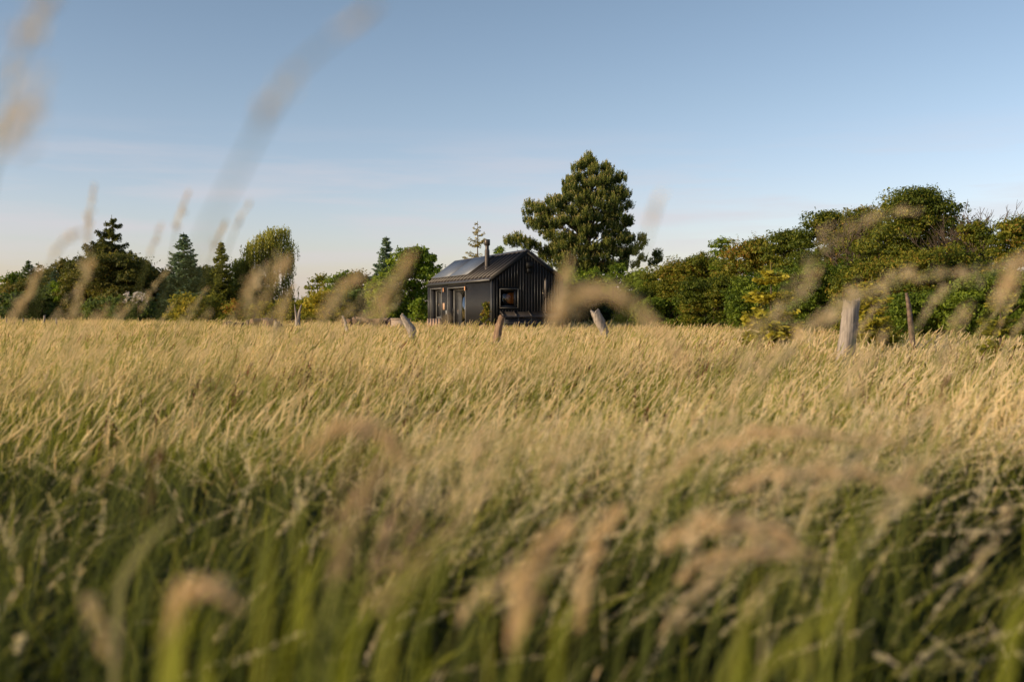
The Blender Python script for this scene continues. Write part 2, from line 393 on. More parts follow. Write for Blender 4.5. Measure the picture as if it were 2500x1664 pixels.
def tuft_far(seed, m=1.):
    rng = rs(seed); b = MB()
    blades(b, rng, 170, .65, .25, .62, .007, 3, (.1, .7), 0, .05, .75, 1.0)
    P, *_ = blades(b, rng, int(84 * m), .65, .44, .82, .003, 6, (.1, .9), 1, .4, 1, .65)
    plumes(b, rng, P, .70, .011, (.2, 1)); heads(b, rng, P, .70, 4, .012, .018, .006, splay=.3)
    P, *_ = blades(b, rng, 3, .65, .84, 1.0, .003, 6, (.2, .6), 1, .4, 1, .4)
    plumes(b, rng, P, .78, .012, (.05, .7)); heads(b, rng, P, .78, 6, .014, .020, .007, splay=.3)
    return b

def tuft_sorrel(seed):
    rng = rs(seed); b = MB()
    blades(b, rng, 60, .30, .20, .5, .006, 4, (.2, .9), 0, 0, .5, 1.3)
    P, *_ = blades(b, rng, 9, .30, .55, .95, .002, 6, (.1, .4), 1, .1, .5, 1.2)
    heads(b, rng, P, .55, 50, .016, .012, .006, mat=3, tint=(.2, 1))
    return b

def instancer(name, pts, scl, idx, protos, label, rotspread=.5):
    rng = rs(99)
    coll = bpy.data.collections.new(name + '_tufts')
    for i, b in enumerate(protos):
        o = bpy.data.objects.new('grass_tuft.%03d' % i if name == 'meadow_grass' else name + '_tuft.%03d' % i, b.mesh('grass_tuft', [M['blade'], M['stalk'], M['head'], M['dock']]))
        coll.objects.link(o)
    me = bpy.data.meshes.new(name); me.vertices.add(len(pts)); me.vertices.foreach_set('co', pts.astype(np.float32).ravel()); me.update()
    rot = np.zeros((len(pts), 3), np.float32); rot[:, 2] = rng.normal(0, rotspread, len(pts)); rot[:, :2] = rng.normal(0, .06, (len(pts), 2))
    a = me.attributes.new('rot', 'FLOAT_VECTOR', 'POINT'); a.data.foreach_set('vector', rot.ravel())
    a = me.attributes.new('scl', 'FLOAT', 'POINT'); a.data.foreach_set('value', scl.astype(np.float32))
    a = me.attributes.new('idx', 'INT', 'POINT'); a.data.foreach_set('value', idx.astype(np.int32))
    o = bpy.data.objects.new(name, me); COL.objects.link(o)
    g = bpy.data.node_groups.new(name, 'GeometryNodeTree')
    g.interface.new_socket('Geometry', in_out='INPUT', socket_type='NodeSocketGeometry')
    g.interface.new_socket('Geometry', in_out='OUTPUT', socket_type='NodeSocketGeometry')
    gi = g.nodes.new('NodeGroupInput'); go = g.nodes.new('NodeGroupOutput')
    ci = g.nodes.new('GeometryNodeCollectionInfo'); ci.inputs['Collection'].default_value = coll
    ci.inputs['Separate Children'].default_value = True; ci.inputs['Reset Children'].default_value = True
    ip = g.nodes.new('GeometryNodeInstanceOnPoints'); ip.inputs['Pick Instance'].default_value = True
    def na(n_, t_):
        x = g.nodes.new('GeometryNodeInputNamedAttribute'); x.data_type = t_; x.inputs['Name'].default_value = n_; return x.outputs['Attribute']
    g.links.new(gi.outputs[0], ip.inputs['Points']); g.links.new(ci.outputs[0], ip.inputs['Instance'])
    g.links.new(na('idx', 'INT'), ip.inputs['Instance Index']); g.links.new(na('rot', 'FLOAT_VECTOR'), ip.inputs['Rotation'])
    g.links.new(na('scl', 'FLOAT'), ip.inputs['Scale']); g.links.new(ip.outputs[0], go.inputs[0])
    md = o.modifiers.new('grass', 'NODES'); md.node_group = g
    tag(o, label, 'grass', kind='stuff')
    return o

def wedge(rng, y0, y1, spacing, margin):
    out = []
    for y in np.arange(y0, y1, spacing):
        hw = y * .56 + margin
        n = int(2 * hw / spacing)
        x = np.linspace(-hw, hw, n) + rng.uniform(-.5, .5, n) * spacing
        out.append(np.stack([x, y + rng.uniform(-.5, .5, n) * spacing], 1))
    P = np.vstack(out); return P
def sn(x, y, s, k=0):   # smooth pseudo noise 0..1
    return .5 + .25 * (np.sin(x * s + 1.3 + k) * np.cos(y * s * 1.3 + .7 * k) + np.sin(x * s * .47 - y * s * .61 + 2.1 + k) )

CAB_C = np.array([-.864, 42.0]); CA = R(20)
def cab_local(x, y):
    dx, dy = x - CAB_C[0], y - CAB_C[1]
    return dx * math.cos(CA) + dy * math.sin(CA), -dx * math.sin(CA) + dy * math.cos(CA)

rng = rs(5)
P = wedge(rng, .75, 6.2, .105, .8)
P = P[np.hypot(P[:, 0], P[:, 1]) > 1.0]; P = P[rng.uniform(0, 1, len(P)) < np.interp(P[:, 1], [1.0, 2.6], [.30, 1]) * np.clip(3.2 * sn(P[:, 0], P[:, 1], 3.6, 9) - .55 + .12 * P[:, 1], .12, 1)]
px = 1250 + P[:, 0] / P[:, 1] * F
thr = np.interp(px, [-200, 300, 700, 1150, 1700, 2100, 2500], [8.2, 7.2, 5.6, 3.0, 3.4, 4.8, 6.6])
prob = 1 / (1 + np.exp(-(P[:, 1] - thr) * 1.4)) * .80 + .05
seed_ = rng.uniform(0, 1, len(P)) < prob * (.45 + .9 * sn(P[:, 0], P[:, 1], 2.3))
hs = rng.uniform(.58, 1.12, len(P)) * (.76 + .34 * sn(P[:, 0], P[:, 1], 1.6, 3))
hs *= np.interp(P[:, 1], [.8, 1.6, 2.6], [.62, .80, 1.0])
idx = np.where(seed_, 5 + rng.integers(0, 5, len(P)), rng.integers(0, 5, len(P)))
pts = np.column_stack([P, gz(P[:, 0], P[:, 1])])
instancer('foreground_grass', pts, hs, idx, [tuft_near_green(i) for i in range(5)] + [tuft_near_seed(10 + i) for i in range(5)],
          'tall wild grass close to the lens, green below and tan on top', .85)
P1 = wedge(rng, 6.0, 17, .26, 1.0); P2 = wedge(rng, 16.6, 74, .62, 1.5)
P = np.vstack([P1, P2]); mid = np.arange(len(P)) < len(P1)
lx, ly = cab_local(P[:, 0], P[:, 1])
keep = ~((lx > -.5) & (lx < 3.8) & (ly > -.8) & (ly < 10.6))
P = P[keep]; mid = mid[keep]
gr = rng.uniform(0, 1, len(P)) < .75 * np.clip(1.9 * sn(P[:, 0], P[:, 1], .9, 5) - .40, 0, 1) * np.interp(P[:, 1], [6, 10, 14, 22, 35], [3.8, 3.2, 2.2, 1.1, .7]) * (.55 + .6 * np.clip(np.abs(P[:, 0] / P[:, 1] + .02) * 3, 0, 1))
idx = np.where(mid, 2 * rng.integers(0, 3, len(P)), 6 + 2 * rng.integers(0, 3, len(P))) + gr
idx = np.where((rng.uniform(0, 1, len(P)) < .05 * (sn(P[:, 0], P[:, 1], .5, 8) > .5)) & (P[:, 1] < 30), 12, idx)
hs = rng.uniform(.76, 1.08, len(P)) * (.78 + .28 * sn(P[:, 0], P[:, 1], .8, 1))
pts = np.column_stack([P, gz(P[:, 0], P[:, 1])])
instancer('meadow_grass', pts, hs, idx, [tuft_mid(30 + i, (1.25, .16)[i % 2]) for i in range(6)] + [tuft_far(50 + i, (1.25, .35)[i % 2]) for i in range(6)] + [tuft_sorrel(70)],
          'wide field of tan seeding grass leaning right in the wind', .55)

# ------------------------------------------------------------------ trees and shrubs
def limb(b, rng, p, q, r0, r1, k=6, wob=.06, mat=0, seg=5):
    p = np.array(p, float); q = np.array(q, float); t = np.linspace(0, 1, k)[:, None]
    L = np.linalg.norm(q - p); pts = p + (q - p) * t
    pts[1:-1] += rng.normal(0, wob * L, (k - 2, 3)) * .6
    pts[:, 2] += (np.sin(t[:, 0] * math.pi) * L * .05)
    b.tube(pts, np.linspace(r0, r1, k), seg, mat, cap=False)
    return pts

def lobe_leaves(b, rng, lobes, size, dens, tlo=.0, thi=1., shape='leaf', lift=0.):
    for (x, y, z, r, tb) in lobes:
        n = int(dens * 4 * math.pi * r * r)
        d = rand_dir(rng, n); d[:, 2] = np.abs(d[:, 2]) * np.sign(d[:, 2] + .45)
        bump = .82 + .28 * np.sin(d[:, 0] * 5 + x * 3) * np.sin(d[:, 2] * 5 + z) + .12 * np.sin(d[:, 1] * 9 + y)
        rad = r * (.45 + .6 * rng.uniform(0, 1, n) ** .5) * bump
        c = np.array([x, y, z]) + d * rad[:, None] * np.array([1, 1, .92])
        a = unit(rng.normal(size=(n, 3)) + np.array([0, 0, lift])); nrm = unit(d + .9 * rng.normal(size=(n, 3)) + np.array([0, 0, .3]))
        bb = unit(np.cross(nrm, a)); a = np.cross(bb, nrm)
        s = size * rng.choice([.55, .8, 1.0, 1.4], n)[:, None] * rng.uniform(.85, 1.15, n)[:, None]
        keep = c[:, 2] > .05
        tt = np.clip(tb + rng.uniform(-.28, .28, n), tlo, thi)
        b.leaves(c[keep], (a * s)[keep], (bb * s * .5)[keep], 0, tt[keep])

def leafy(name, label, cat, px, top, wpx, Y, mat='green', size=.08, dens=60, nl=16, lr=.36, low=0.0, seed=0, group=None, tint=.5, spread_t=.2, depth=1., trunkr=.09, profile=.35, flowers=0, rust=None):
    rng = rs(seed * 7 + 1)
    if px < 900 and Y > 55 and name != 'young_conifer': wpx *= 1.35; top -= 9; tint += .08
    base = at(px, 757, Y); base[2] = 0; H = at(px, top, Y)[2]; W = wpx / F * Y / 2
    root = empty(name, (base[0], base[1], float(gz(base[0], base[1])) - .03), label, cat, group)
    lobes = []
    for i in range(nl):
        u = (i + .5) / nl; hz_ = low + (1 - low) * u ** .8
        lrad = lr * 1.38 * min(W, H * .5) * rng.uniform(.75, 1.2)
        prof = math.sqrt(max(0.03, 1 - (max(0, hz_ - profile) / (1 - profile + .02)) ** 2)) * (1 if hz_ > profile else (.8 + .2 * hz_ / profile))
        an = i * 2.4 + rng.uniform(-.5, .5); rr = max(0, W * prof - lrad * .75)
        if i % 4 == 3: rr *= .35
        z = max(lrad * .5, min(H - lrad * .95, hz_ * H))
        lobes.append((math.cos(an) * rr, math.sin(an) * rr * depth, z, lrad, tint + rng.uniform(-spread_t, spread_t)))
    lobes.append((rng.uniform(-.15, .15) * W, 0, H - lr * min(W, H * .5) * .8, lr * min(W, H * .5) * .8, tint + .1))
    b = MB(); lobe_leaves(b, rng, lobes, size * 1.05, dens * 1.25)
    # loose sprays that break the outline
    m = int(nl * (1.5 if name == 'hedge_shrub' else 5))
    for _ in range(m):
        lb = lobes[rng.integers(len(lobes))]; d = unit(rng.normal(size=3) + np.array([0, 0, .6])); p0 = np.array(lb[:3]) + d * lb[3] * .85
        if p0[2] < .2: continue
        L = rng.uniform(.15, .5) * lb[3] * 1.0; k = 7
        tt = np.linspace(.2, 1, k)[:, None]; c = p0 + d * L * tt + rng.normal(0, size * .5, (k, 3))
        a = unit(rng.normal(size=(k, 3)) + d); bb = unit(np.cross(a, rng.normal(size=(k, 3))))
        b.leaves(c, a * size * .8, bb * size * .4, 0, np.clip(lb[4] + rng.uniform(-.2, .3, k), 0, 1))
    b.obj('crown', M[mat], root)
    t = MB(); top_ = max(lobes, key=lambda q: q[2])
    limb(t, rng, (0, 0, 0), (top_[0] * .5, top_[1] * .5, H * .8), trunkr, trunkr * .25, 8, .02, 0, 7)
    for lb in lobes[::2]:
        limb(t, rng, (0, 0, H * rng.uniform(.05, .35)), lb[:3], trunkr * .45, trunkr * .12, 6, .05)
    t.obj('trunk', M['bark'], root)
    if flowers:
        fb = MB()
        for _ in range(flowers):
            lb = lobes[-1 - rng.integers(min(5, nl))]; d = unit(rng.normal(size=3) + np.array([-.5, -1, .9])); c0 = np.array(lb[:3]) + d * lb[3] * 1.02
            k = 10; c = c0 + rng.normal(0, .05, (k, 3)); a = rand_dir(rng, k) * .035; bb = unit(np.cross(a, rand_dir(rng, k))) * .03
            fb.leaves(c, a, bb)
        fb.obj('blossom', M['flower'], root)
    return root

def spruce(name, label, px, top, wpx, Y, mat='blue', seed=0, whorls=16, per=7, droop=.25, gap=0., low=.03, tw=.055, tint=.5, group=None, asym=None, shape=.85, hang=0., cat='tree', dens=1.0, tipup=.2):
    rng = rs(seed * 11 + 3)
    base = at(px, 757, Y); base[2] = 0; H = at(px, top, Y)[2]; W = wpx / F * Y / 2
    root = empty(name, (base[0], base[1], float(gz(base[0], base[1])) - .03), label, cat, group)
    t = MB(); tz = np.linspace(0, H, 12)
    tp = np.stack([rng.normal(0, .012 * H, 12).cumsum() * .25, rng.normal(0, .01, 12), tz], 1); tp[0, :2] = 0
    t.tube(tp, np.linspace(.028 * H * .6, .006, 12), 7, cap=False)
    b = MB(); C = []; A = []; B = []; T = []
    if whorls > 10 and gap < .15: whorls = int(whorls * 1.5)
    for w in range(whorls):
        u = low + (1 - low) * (w + rng.uniform(-.3, .3)) / whorls; u = min(max(u, low), .985); z = u * H
        Lw = W * (1 - u) ** shape + .03 * W
        for k in range(per):
            z = min(.98 * H, u * H + rng.normal(0, .018 * H))
            if rng.uniform() < gap: continue
            an = k * 2 * math.pi / per + w * 1.1 + rng.uniform(-.35, .35)
            L = Lw * rng.uniform(.72, 1.12)
            if asym: L *= asym(an, u)
            d = np.array([math.cos(an), math.sin(an), 0.]); s = np.array([-d[1], d[0], 0.])
            n = max(5, int(L / tw * 1.2 * dens)); q = np.linspace(.06, 1, n)
            sp = np.stack([np.interp(z, tz, tp[:, 0]) + d[0] * L * q, np.interp(z, tz, tp[:, 1]) + d[1] * L * q, z - droop * L * q + (droop + tipup) * L * q ** 2.4 * .8 + .25 * L * 0], 1)
            t.tube(sp[[0, n // 2, n - 1]], [max(.006, .02 * L), max(.005, .012 * L), .003], 4, cap=False)
            tl = L * .34 * np.sin(np.clip(1.02 - q, 0, 1) * 2.1 + .35).clip(.15) + tw
            for sg in (-1, 1):
                dirv = unit(d[None] * .75 + s[None] * sg * 1.0 + rng.normal(0, .15, (n, 3)) - np.array([0, 0, .15 + hang]))
                m = max(2, int(1 + L * .34 / (tw * 1.6)))
                for j in range(m):
                    f = (j + .6) / m
                    c = sp + dirv * (tl * f)[:, None] + rng.normal(0, tw * .35, (n, 3)); c[:, 2] -= hang * tl * f
                    ok = rng.uniform(0, 1, n) < .9
                    a = unit(dirv + rng.normal(0, .3, (n, 3))) * tw * 1.35
                    bb = unit(np.cross(a, rng.normal(0, .6, (n, 3)) + np.array([0, 0, 1.]))) * tw * .66
                    C.append(c[ok]); A.append(a[ok]); B.append(bb[ok]); T.append(np.clip(tint + .25 * f + rng.uniform(-.25, .2, ok.sum()), 0, 1))
            if hang > .3:
                hn = int(n * 1.5); qi = rng.integers(0, n, hn)
                for j in range(4):
                    c = sp[qi] + rng.normal(0, tw * .6, (hn, 3)) - np.array([0, 0, 1.]) * (j + .4) * tw * 1.3 * hang * 1.4
                    a = np.tile([0, 0, 1.], (hn, 1)) * tw * 1.2 + rng.normal(0, tw * .25, (hn, 3)); bb = unit(np.cross(a, rand_dir(rng, hn))) * tw * .4
                    C.append(c); A.append(a); B.append(bb); T.append(np.clip(tint + rng.uniform(-.3, .25, hn), 0, 1))
    # leader
    c = np.array([[tp[-1, 0], tp[-1, 1], H - i * tw * 1.0] for i in range(5)]); a = np.tile([0.02, 0, 1.], (5, 1)) * tw; bb = np.tile([1., 0, 0], (5, 1)) * tw * .35
    C.append(c); A.append(a); B.append(bb); T.append(np.full(5, tint))
    b.leaves(np.vstack(C), np.vstack(A), np.vstack(B), 0, np.concatenate(T))
    b.obj('crown', M[mat], root); t.obj('trunk', M['bark'], root)
    return root

def tufts(b, rng, C, D, L, r, nn=14, tb=.45, candle=.8):
    """pine shoots: needles around an upward axis, pale candle at the tip"""
    n = len(C)
    f = rng.uniform(0, 1, (n, nn)); c0 = C[:, None] + D[:, None] * (L[:, None] * f)[..., None]
    rd = rng.normal(size=(n, nn, 3)); rd -= (rd * D[:, None]).sum(-1, keepdims=True) * D[:, None]; rd = unit(rd)
    nd = unit(D[:, None] * 1.1 + rd) * r * (1.1 - .45 * f[..., None])
    c = c0 + nd * .5
    bb = unit(np.cross(nd, rng.normal(size=(n, nn, 3)))) * r * .13
    tt = np.clip(tb + rng.uniform(-.3, .26, (n, 1)) + .26 * f + rng.uniform(-.1, .1, (n, nn)), 0, .78)
    b.quads(c.reshape(-1, 3), (nd * .6).reshape(-1, 3), bb.reshape(-1, 3), 0, tt.reshape(-1))
    ok = rng.uniform(0, 1, n) < candle
    for k in range(2):
        c = (C + D * (L * 1.12)[:, None])[ok]; m = ok.sum()
        a = unit(D[ok] + rng.normal(0, .08, (m, 3))) * r * .55; bb = unit(np.cross(a, rand_dir(rng, m))) * r * .12
        b.quads(c, a, bb, 0, rng.uniform(.86, 1, m))

def big_pine():
    rng = rs(77); Y = 55.; k = Y / F
    base = at(1440, 757, Y); root = empty('pine_tree', (base[0], base[1], -.03), 'tall broad pine with pale candle tips rising behind the black cabin', 'tree')
    rows = [(372, 1430, 1444), (395, 1411, 1463), (425, 1380, 1500), (440, 1374, 1530), (476, 1344, 1543), (494, 1340, 1553), (518, 1290, 1553), (545, 1284, 1553), (572, 1296, 1545), (590, 1318, 1560), (615, 1330, 1566), (640, 1345, 1555), (672, 1390, 1530)]
    ys = [r[0] for r in rows]
    def inside(px, py): return np.interp(py, ys, [r[1] for r in rows]), np.interp(py, ys, [r[2] for r in rows])
    lobes = []
    tries = 0
    while len(lobes) < 300 and tries < 60000:
        tries += 1
        py = rng.uniform(394, 672); l, r_ = inside(0, py); hw = (r_ - l) / 2; cx = (l + r_) / 2
        px = rng.uniform(l + 20, r_ - 20) if r_ - l > 44 else cx
        hd = hw * math.sqrt(max(0, 1 - ((px - cx) / (hw + 1)) ** 2)) * .9
        yy = -hd * rng.uniform(.55, 1) if rng.uniform() < .72 else hd * rng.uniform(-.5, 1)
        if hd < 6: yy = 0
        # gaps low in the crown where the sky shows through
        if min((px - 1372) ** 2 + 2.2 * (py - 574) ** 2, (px - 1448) ** 2 + 2.0 * (py - 600) ** 2) < 420: continue
        if (px - 1315) ** 2 + 3 * (py - 600) ** 2 < 300: continue
        p = at(px, py, Y); q = np.array([p[0] - base[0], yy * k, p[2]])
        if any(np.linalg.norm((q - o) * np.array([1.15, 1, .9])) < rng.uniform(.46, .74) for o in lobes[-120:]): continue
        lobes.append(q)
    for (px, py) in [(1243, 600), (1252, 592), (1265, 588), (1275, 596), (1290, 600), (1300, 604), (1312, 612), (1330, 622), (1345, 616), (1262, 604), (1285, 612), (1560, 592), (1566, 600), (1556, 612), (1335, 640), (1350, 655), (1362, 640), (1372, 660), (1345, 630), (1385, 650), (1325, 632), (1293, 508), (1288, 530), (1290, 546), (1300, 560), (1306, 520), (1320, 515), (1548, 655), (1562, 640), (1600, 630), (1604, 642), (1590, 650), (1380, 668), (1410, 664), (1440, 660), (1470, 665), (1505, 655)]:
        p = at(px, py, Y); lobes.append(np.array([p[0] - base[0], rng.uniform(-1.0, -.2), p[2]]))
    C = []; D = []
    for q in lobes:
        m = rng.integers(24, 32); d = rand_dir(rng, m); d[:, 2] = np.abs(d[:, 2]) * .8 - .25
        c = q + d * np.array([.25, .25, .27]) * rng.uniform(.5, 1.15, (m, 1))
        out = unit(q - np.array([0, 0, q[2] - 1.2]))
        C.append(c); D.append(unit(np.array([0, 0, 1.]) * 1.7 + d * .30 + out * .25 + rng.normal(0, .1, (m, 3))))
    C = np.vstack(C); D = np.vstack(D)
    b = MB(); tufts(b, rng, C, D, rng.uniform(.24, .46, len(C)), .128, 22, .46, .55)
    b.obj('crown', M['pine'], root)
    t = MB(); H = at(1437, 385, Y)[2]
    tz = np.linspace(0, H, 14); tp = np.stack([.08 * np.sin(tz), .05 * np.cos(tz * .8), tz], 1); tp[0, :2] = 0
    t.tube(tp, np.linspace(.24, .03, 14), 9, cap=False)
    for q in lobes[::3]:
        z0 = max(1.2, q[2] - rng.uniform(.3, 1.1) - .25 * np.hypot(q[0], q[1]))
        z0 = min(z0, H * .95)
        limb(t, rng, (np.interp(z0, tz, tp[:, 0]), 0, z0), q - np.array([0, 0, .12]), .055, .014, 6, .05)
    t.obj('trunk', M['bark'], root)
big_pine()

def weeping(name, label, px, top, wpx, Y, seed):
    rng = rs(seed); base = at(px, 757, Y); H = at(px, top, Y)[2]; k = Y / F
    root = empty(name, (base[0], base[1], -.03), label, 'tree')
    t = MB(); t.tube([(0, 0, 0), (.1, 0, H * .3), (.0, .1, H * .6), (.25, 0, H * .97)], [.2, .16, .1, .03], 8, cap=False)
    # tops of the hanging curtains (photo px, py)
    tops = [(672, 562), (684, 559), (695, 560), (660, 566), (648, 571), (640, 578), (632, 590), (622, 596), (610, 604), (604, 612), (703, 605), (700, 590), (668, 585), (655, 600), (680, 600), (690, 612), (645, 622), (630, 628), (615, 632), (665, 628), (685, 636), (704, 622), (700, 650), (650, 655), (625, 660), (670, 670), (695, 680), (610, 660), (703, 700), (640, 690), (675, 705), (600, 655), (590, 648), (580, 640), (655, 720), (690, 725), (615, 700), (600, 715), (628, 725)]
    C = []; A = []; B = []; T = []; sz = .10
    for (qx, qy) in tops:
        for rep in range(3):
            p = at(qx, qy, Y); c0 = np.array([p[0] - base[0], rng.uniform(-1.1, .9), p[2]])
            if rep == 0: limb(t, rng, (0, 0, max(.6, c0[2] * .75)), c0, .05, .012, 6, .04)
            for s in range(13):
                s0 = c0 + rng.normal(0, 1, 3) * np.array([.24, .30, .14]); L = rng.uniform(.4, 1.7) * (1 if qy < 640 else .9)
                n = int(L / .075); q = np.linspace(0, 1, n)[:, None]
                dr = rng.normal(0, .08, 3); c = s0 + np.array([0, 0, -1.]) * L * q + dr * q + rng.normal(0, .03, (n, 3))
                a = (np.array([0, 0, -1.]) + rng.normal(0, .45, (n, 3))); a = unit(a) * sz * .8
                bb = unit(np.cross(a, rand_dir(rng, n))) * sz * .28
                ok = c[:, 2] > .1
                C.append(c[ok]); A.append(a[ok]); B.append(bb[ok]); T.append(np.clip((.75 if qy < 600 else .42) + rng.uniform(-.3, .25, ok.sum()), 0, 1))
    b = MB(); b.leaves(np.vstack(C), np.vstack(A), np.vstack(B), 0, np.concatenate(T))
    b.obj('crown', M['willow'], root); t.obj('trunk', M['bark'], root)
for i, (px, tp_, w, mt, lab) in enumerate([
  (205, 650, 90, 'olive', 'olive tree filling the gap left of the brownish tree mass'),
  (62, 690, 110, 'olive', 'olive bush below the leftmost dark spruce'),
  (345, 640, 80, 'olive', 'warm olive tree leaning out right of the ragged conifer'),
  (395, 668, 80, 'dark', 'dark tree between the ragged conifer and the blue green spruce'),
  (500, 655, 80, 'olive', 'olive tree between the two pointed spruces'),
  (610, 668, 90, 'dark', 'dark tree behind the lower half of the willow'),
  (700, 742, 120, 'yellow', 'low sunlit bush at the right foot of the willow'),
  (770, 738, 130, 'olive', 'low olive bush below the sky gap right of the willow'),
  (870, 668, 80, 'olive', 'olive tree left of the blue tinged spruce')]):
    leafy('broadleaf_tree' if tp_ < 700 else 'leafy_shrub', lab, 'tree' if tp_ < 700 else 'shrub', px, tp_, w, 74 if i < 6 else 66, mt, .08, 62, 18, seed=200 + i, tint=.55)
weeping('willow_tree', 'weeping willow with a flat top and hanging curtains of leaves', 660, 559, 110, 72, 4)

# left group
leafy('broadleaf_tree', 'rounded green tree beside the red tiled gable', 'tree', 32, 672, 62, 78, 'green', .085, 55, 16, seed=1)
spruce('spruce_tree', 'dark spruce with a pointed top, farthest left of the conifers', 70, 633, 110, 76, 'dark', 2, 16, 8, .15, .05, tint=.55, tipup=.35)
spruce('spruce_tree', 'small narrow dark spruce just right of the leftmost conifer', 96, 638, 90, 80, 'dark', 3, 13, 6, .15, .1, tint=.5, tipup=.35)
leafy('broadleaf_tree', 'olive tree filling the gap behind the leftmost spruces', 'tree', 118, 664, 70, 82, 'olive', .09, 50, 16, seed=4)
spruce('spruce_tree', 'bluish dark spruce left of the bright green shrub', 136, 656, 96, 78, 'blue', 5, 14, 7, .2, .05, tint=.3)
leafy('broadleaf_tree', 'tall dark tree with an orange tinged crown left of the ragged conifer', 'tree', 158, 640, 70, 84, 'olive', .09, 50, 16, seed=6)
leafy('leafy_shrub', 'bright green shrub standing upright among dark trees at left', 'shrub', 162, 688, 66, 70, 'bright', .075, 70, 16, seed=7, profile=.5)
leafy('leafy_shrub', 'dark low shrub below the red tiled gable at far left', 'shrub', 20, 722, 110, 68, 'dark', .075, 55, 16, seed=8)
leafy('leafy_shrub', 'dark shrub behind the thin fence stakes at left', 'shrub', 100, 712, 120, 70, 'dark', .075, 55, 18, seed=9)
def asym1(an, u): return 1.0 + .35 * (math.cos(an) < 0) * (u > .55) if u > .5 else 1.0
spruce('ragged_conifer', 'tall ragged conifer with a thin broken top above a bushy base', 272, 524, 200, 72, 'olive', 10, 16, 6, .2, .42, low=.42, tw=.06, tint=.30, shape=.7, hang=.45, asym=asym1)
leafy('broadleaf_tree', 'wide brownish green tree forming the bushy mass under the ragged conifer', 'tree', 272, 622, 186, 70, 'olive', .085, 70, 34, .30, seed=11, profile=.45, tint=.5)
spruce('spruce_tree', 'little pointed spruce just left of the ragged conifer', 228, 606, 56, 74, 'dark', 12, 14, 6, .15, tint=.65, tipup=.3)
leafy('leafy_shrub', 'dark shrub right of the brownish tree mass at left', 'shrub', 352, 668, 78, 74, 'dark', .08, 60, 18, seed=13)
leafy('flowering_shrub', 'dark green shrub with pale pink blossom behind the grass', 'shrub', 300, 728, 160, 64, 'dark', .07, 75, 22, .34, seed=14, tint=.75, flowers=0, depth=.6)
leafy('flowering_shrub', 'small shrub crowded with pale pink blossom clusters', 'shrub', 336, 722, 62, 63, 'dark', .07, 75, 12, .36, seed=15, tint=.6, flowers=70, depth=.6)
spruce('spruce_tree', 'blue green spruce with layered upturned branches, left of two', 452, 567, 160, 70, 'blue', 16, 20, 8, .12, .04, tw=.07, tint=.45, tipup=.3)
spruce('spruce_tree', 'yellowish spruce with a pointed top beside the weeping willow', 542, 588, 112, 70, 'willow', 17, 20, 8, .12, .05, tw=.065, tint=.35, tipup=.3)
leafy('broadleaf_tree', 'dark rounded tree squeezed between the yellowish spruce and the willow', 'tree', 590, 640, 60, 76, 'dark', .08, 55, 16, seed=18, tint=.6)
leafy('leafy_shrub', 'dark low foliage beneath the spruces and the willow', 'shrub', 560, 700, 170, 74, 'dark', .08, 55, 26, seed=19)
leafy('leafy_shrub', 'dark low bush between the brownish tree mass and the blue spruce', 'shrub', 400, 706, 90, 72, 'dark', .08, 55, 18, seed=20)
leafy('leafy_shrub', 'glowing yellow green shrub below the blue green spruce', 'shrub', 452, 722, 76, 62, 'yellow', .065, 80, 16, seed=21, tint=.6)
leafy('leafy_shrub', 'yellow green shrub with upright shoots below the yellowish spruce', 'shrub', 515, 728, 60, 63, 'yellow', .065, 80, 14, seed=22, tint=.45)
leafy('leafy_shrub', 'low round shrub tinged orange at the foot of the willow', 'shrub', 577, 738, 66, 58, 'rust', .06, 85, 14, seed=23, tint=.55)
for i, (px, tp_, w) in enumerate([(618, 742, 34), (642, 733, 36), (665, 738, 36), (690, 728, 40), (715, 735, 36)]):
    leafy('young_conifer', 'young yellow green conifer in the row at the foot of the willow', 'shrub', px, tp_, w, 56, 'yellow', .05, 110, 12, seed=30 + i, tint=.45, profile=.2, group='young conifers in a row below the willow')
leafy('leafy_shrub', 'pale green shrub in the low gap right of the willow', 'shrub', 745, 735, 66, 62, 'yellow', .065, 75, 14, seed=36, tint=.35)
leafy('broadleaf_tree', 'small tree with a loose forked crown at the edge of the sky gap', 'tree', 782, 678, 62, 64, 'yellow', .07, 50, 14, .3, seed=37, tint=.4, profile=.5)
leafy('broadleaf_tree', 'small green tree with upright sprays left of the green spruce', 'tree', 832, 672, 78, 62, 'green', .07, 60, 16, .3, seed=38, tint=.6)
leafy('leafy_shrub', 'yellow green bush below the small forked tree', 'shrub', 800, 716, 100, 58, 'yellow', .065, 75, 18, seed=39, tint=.5)
leafy('leafy_shrub', 'dark bush behind the stacked logs left of the cabin', 'shrub', 880, 712, 110, 60, 'dark', .07, 70, 20, seed=40, tint=.7)
spruce('spruce_tree', 'blue tinged spruce whose tip rises left of the round green tree', 943, 576, 120, 66, 'blue', 41, 22, 8, .12, .03, tw=.065, tint=.55, tipup=.3)
leafy('broadleaf_tree', 'broad fresh green tree close behind the left end of the cabin', 'tree', 1012, 600, 150, 58, 'bright', .075, 80, 34, .30, seed=42, tint=.5, profile=.45)
leafy('leafy_shrub', 'sunlit bush in front of the broad fresh green tree', 'shrub', 930, 668, 90, 56, 'bright', .07, 80, 18, seed=43, tint=.65, profile=.5)
leafy('leafy_shrub', 'green bush touching the left corner of the cabin', 'shrub', 1022, 728, 60, 53, 'bright', .06, 95, 14, seed=44, tint=.6)
spruce('larch_tree', 'thin golden larch with sparse branches showing behind the chimney', 1163, 539, 112, 62, 'larch', 45, 17, 6, .1, .32, low=.2, tw=.055, tint=.55, tipup=.5, shape=.7, dens=.75)
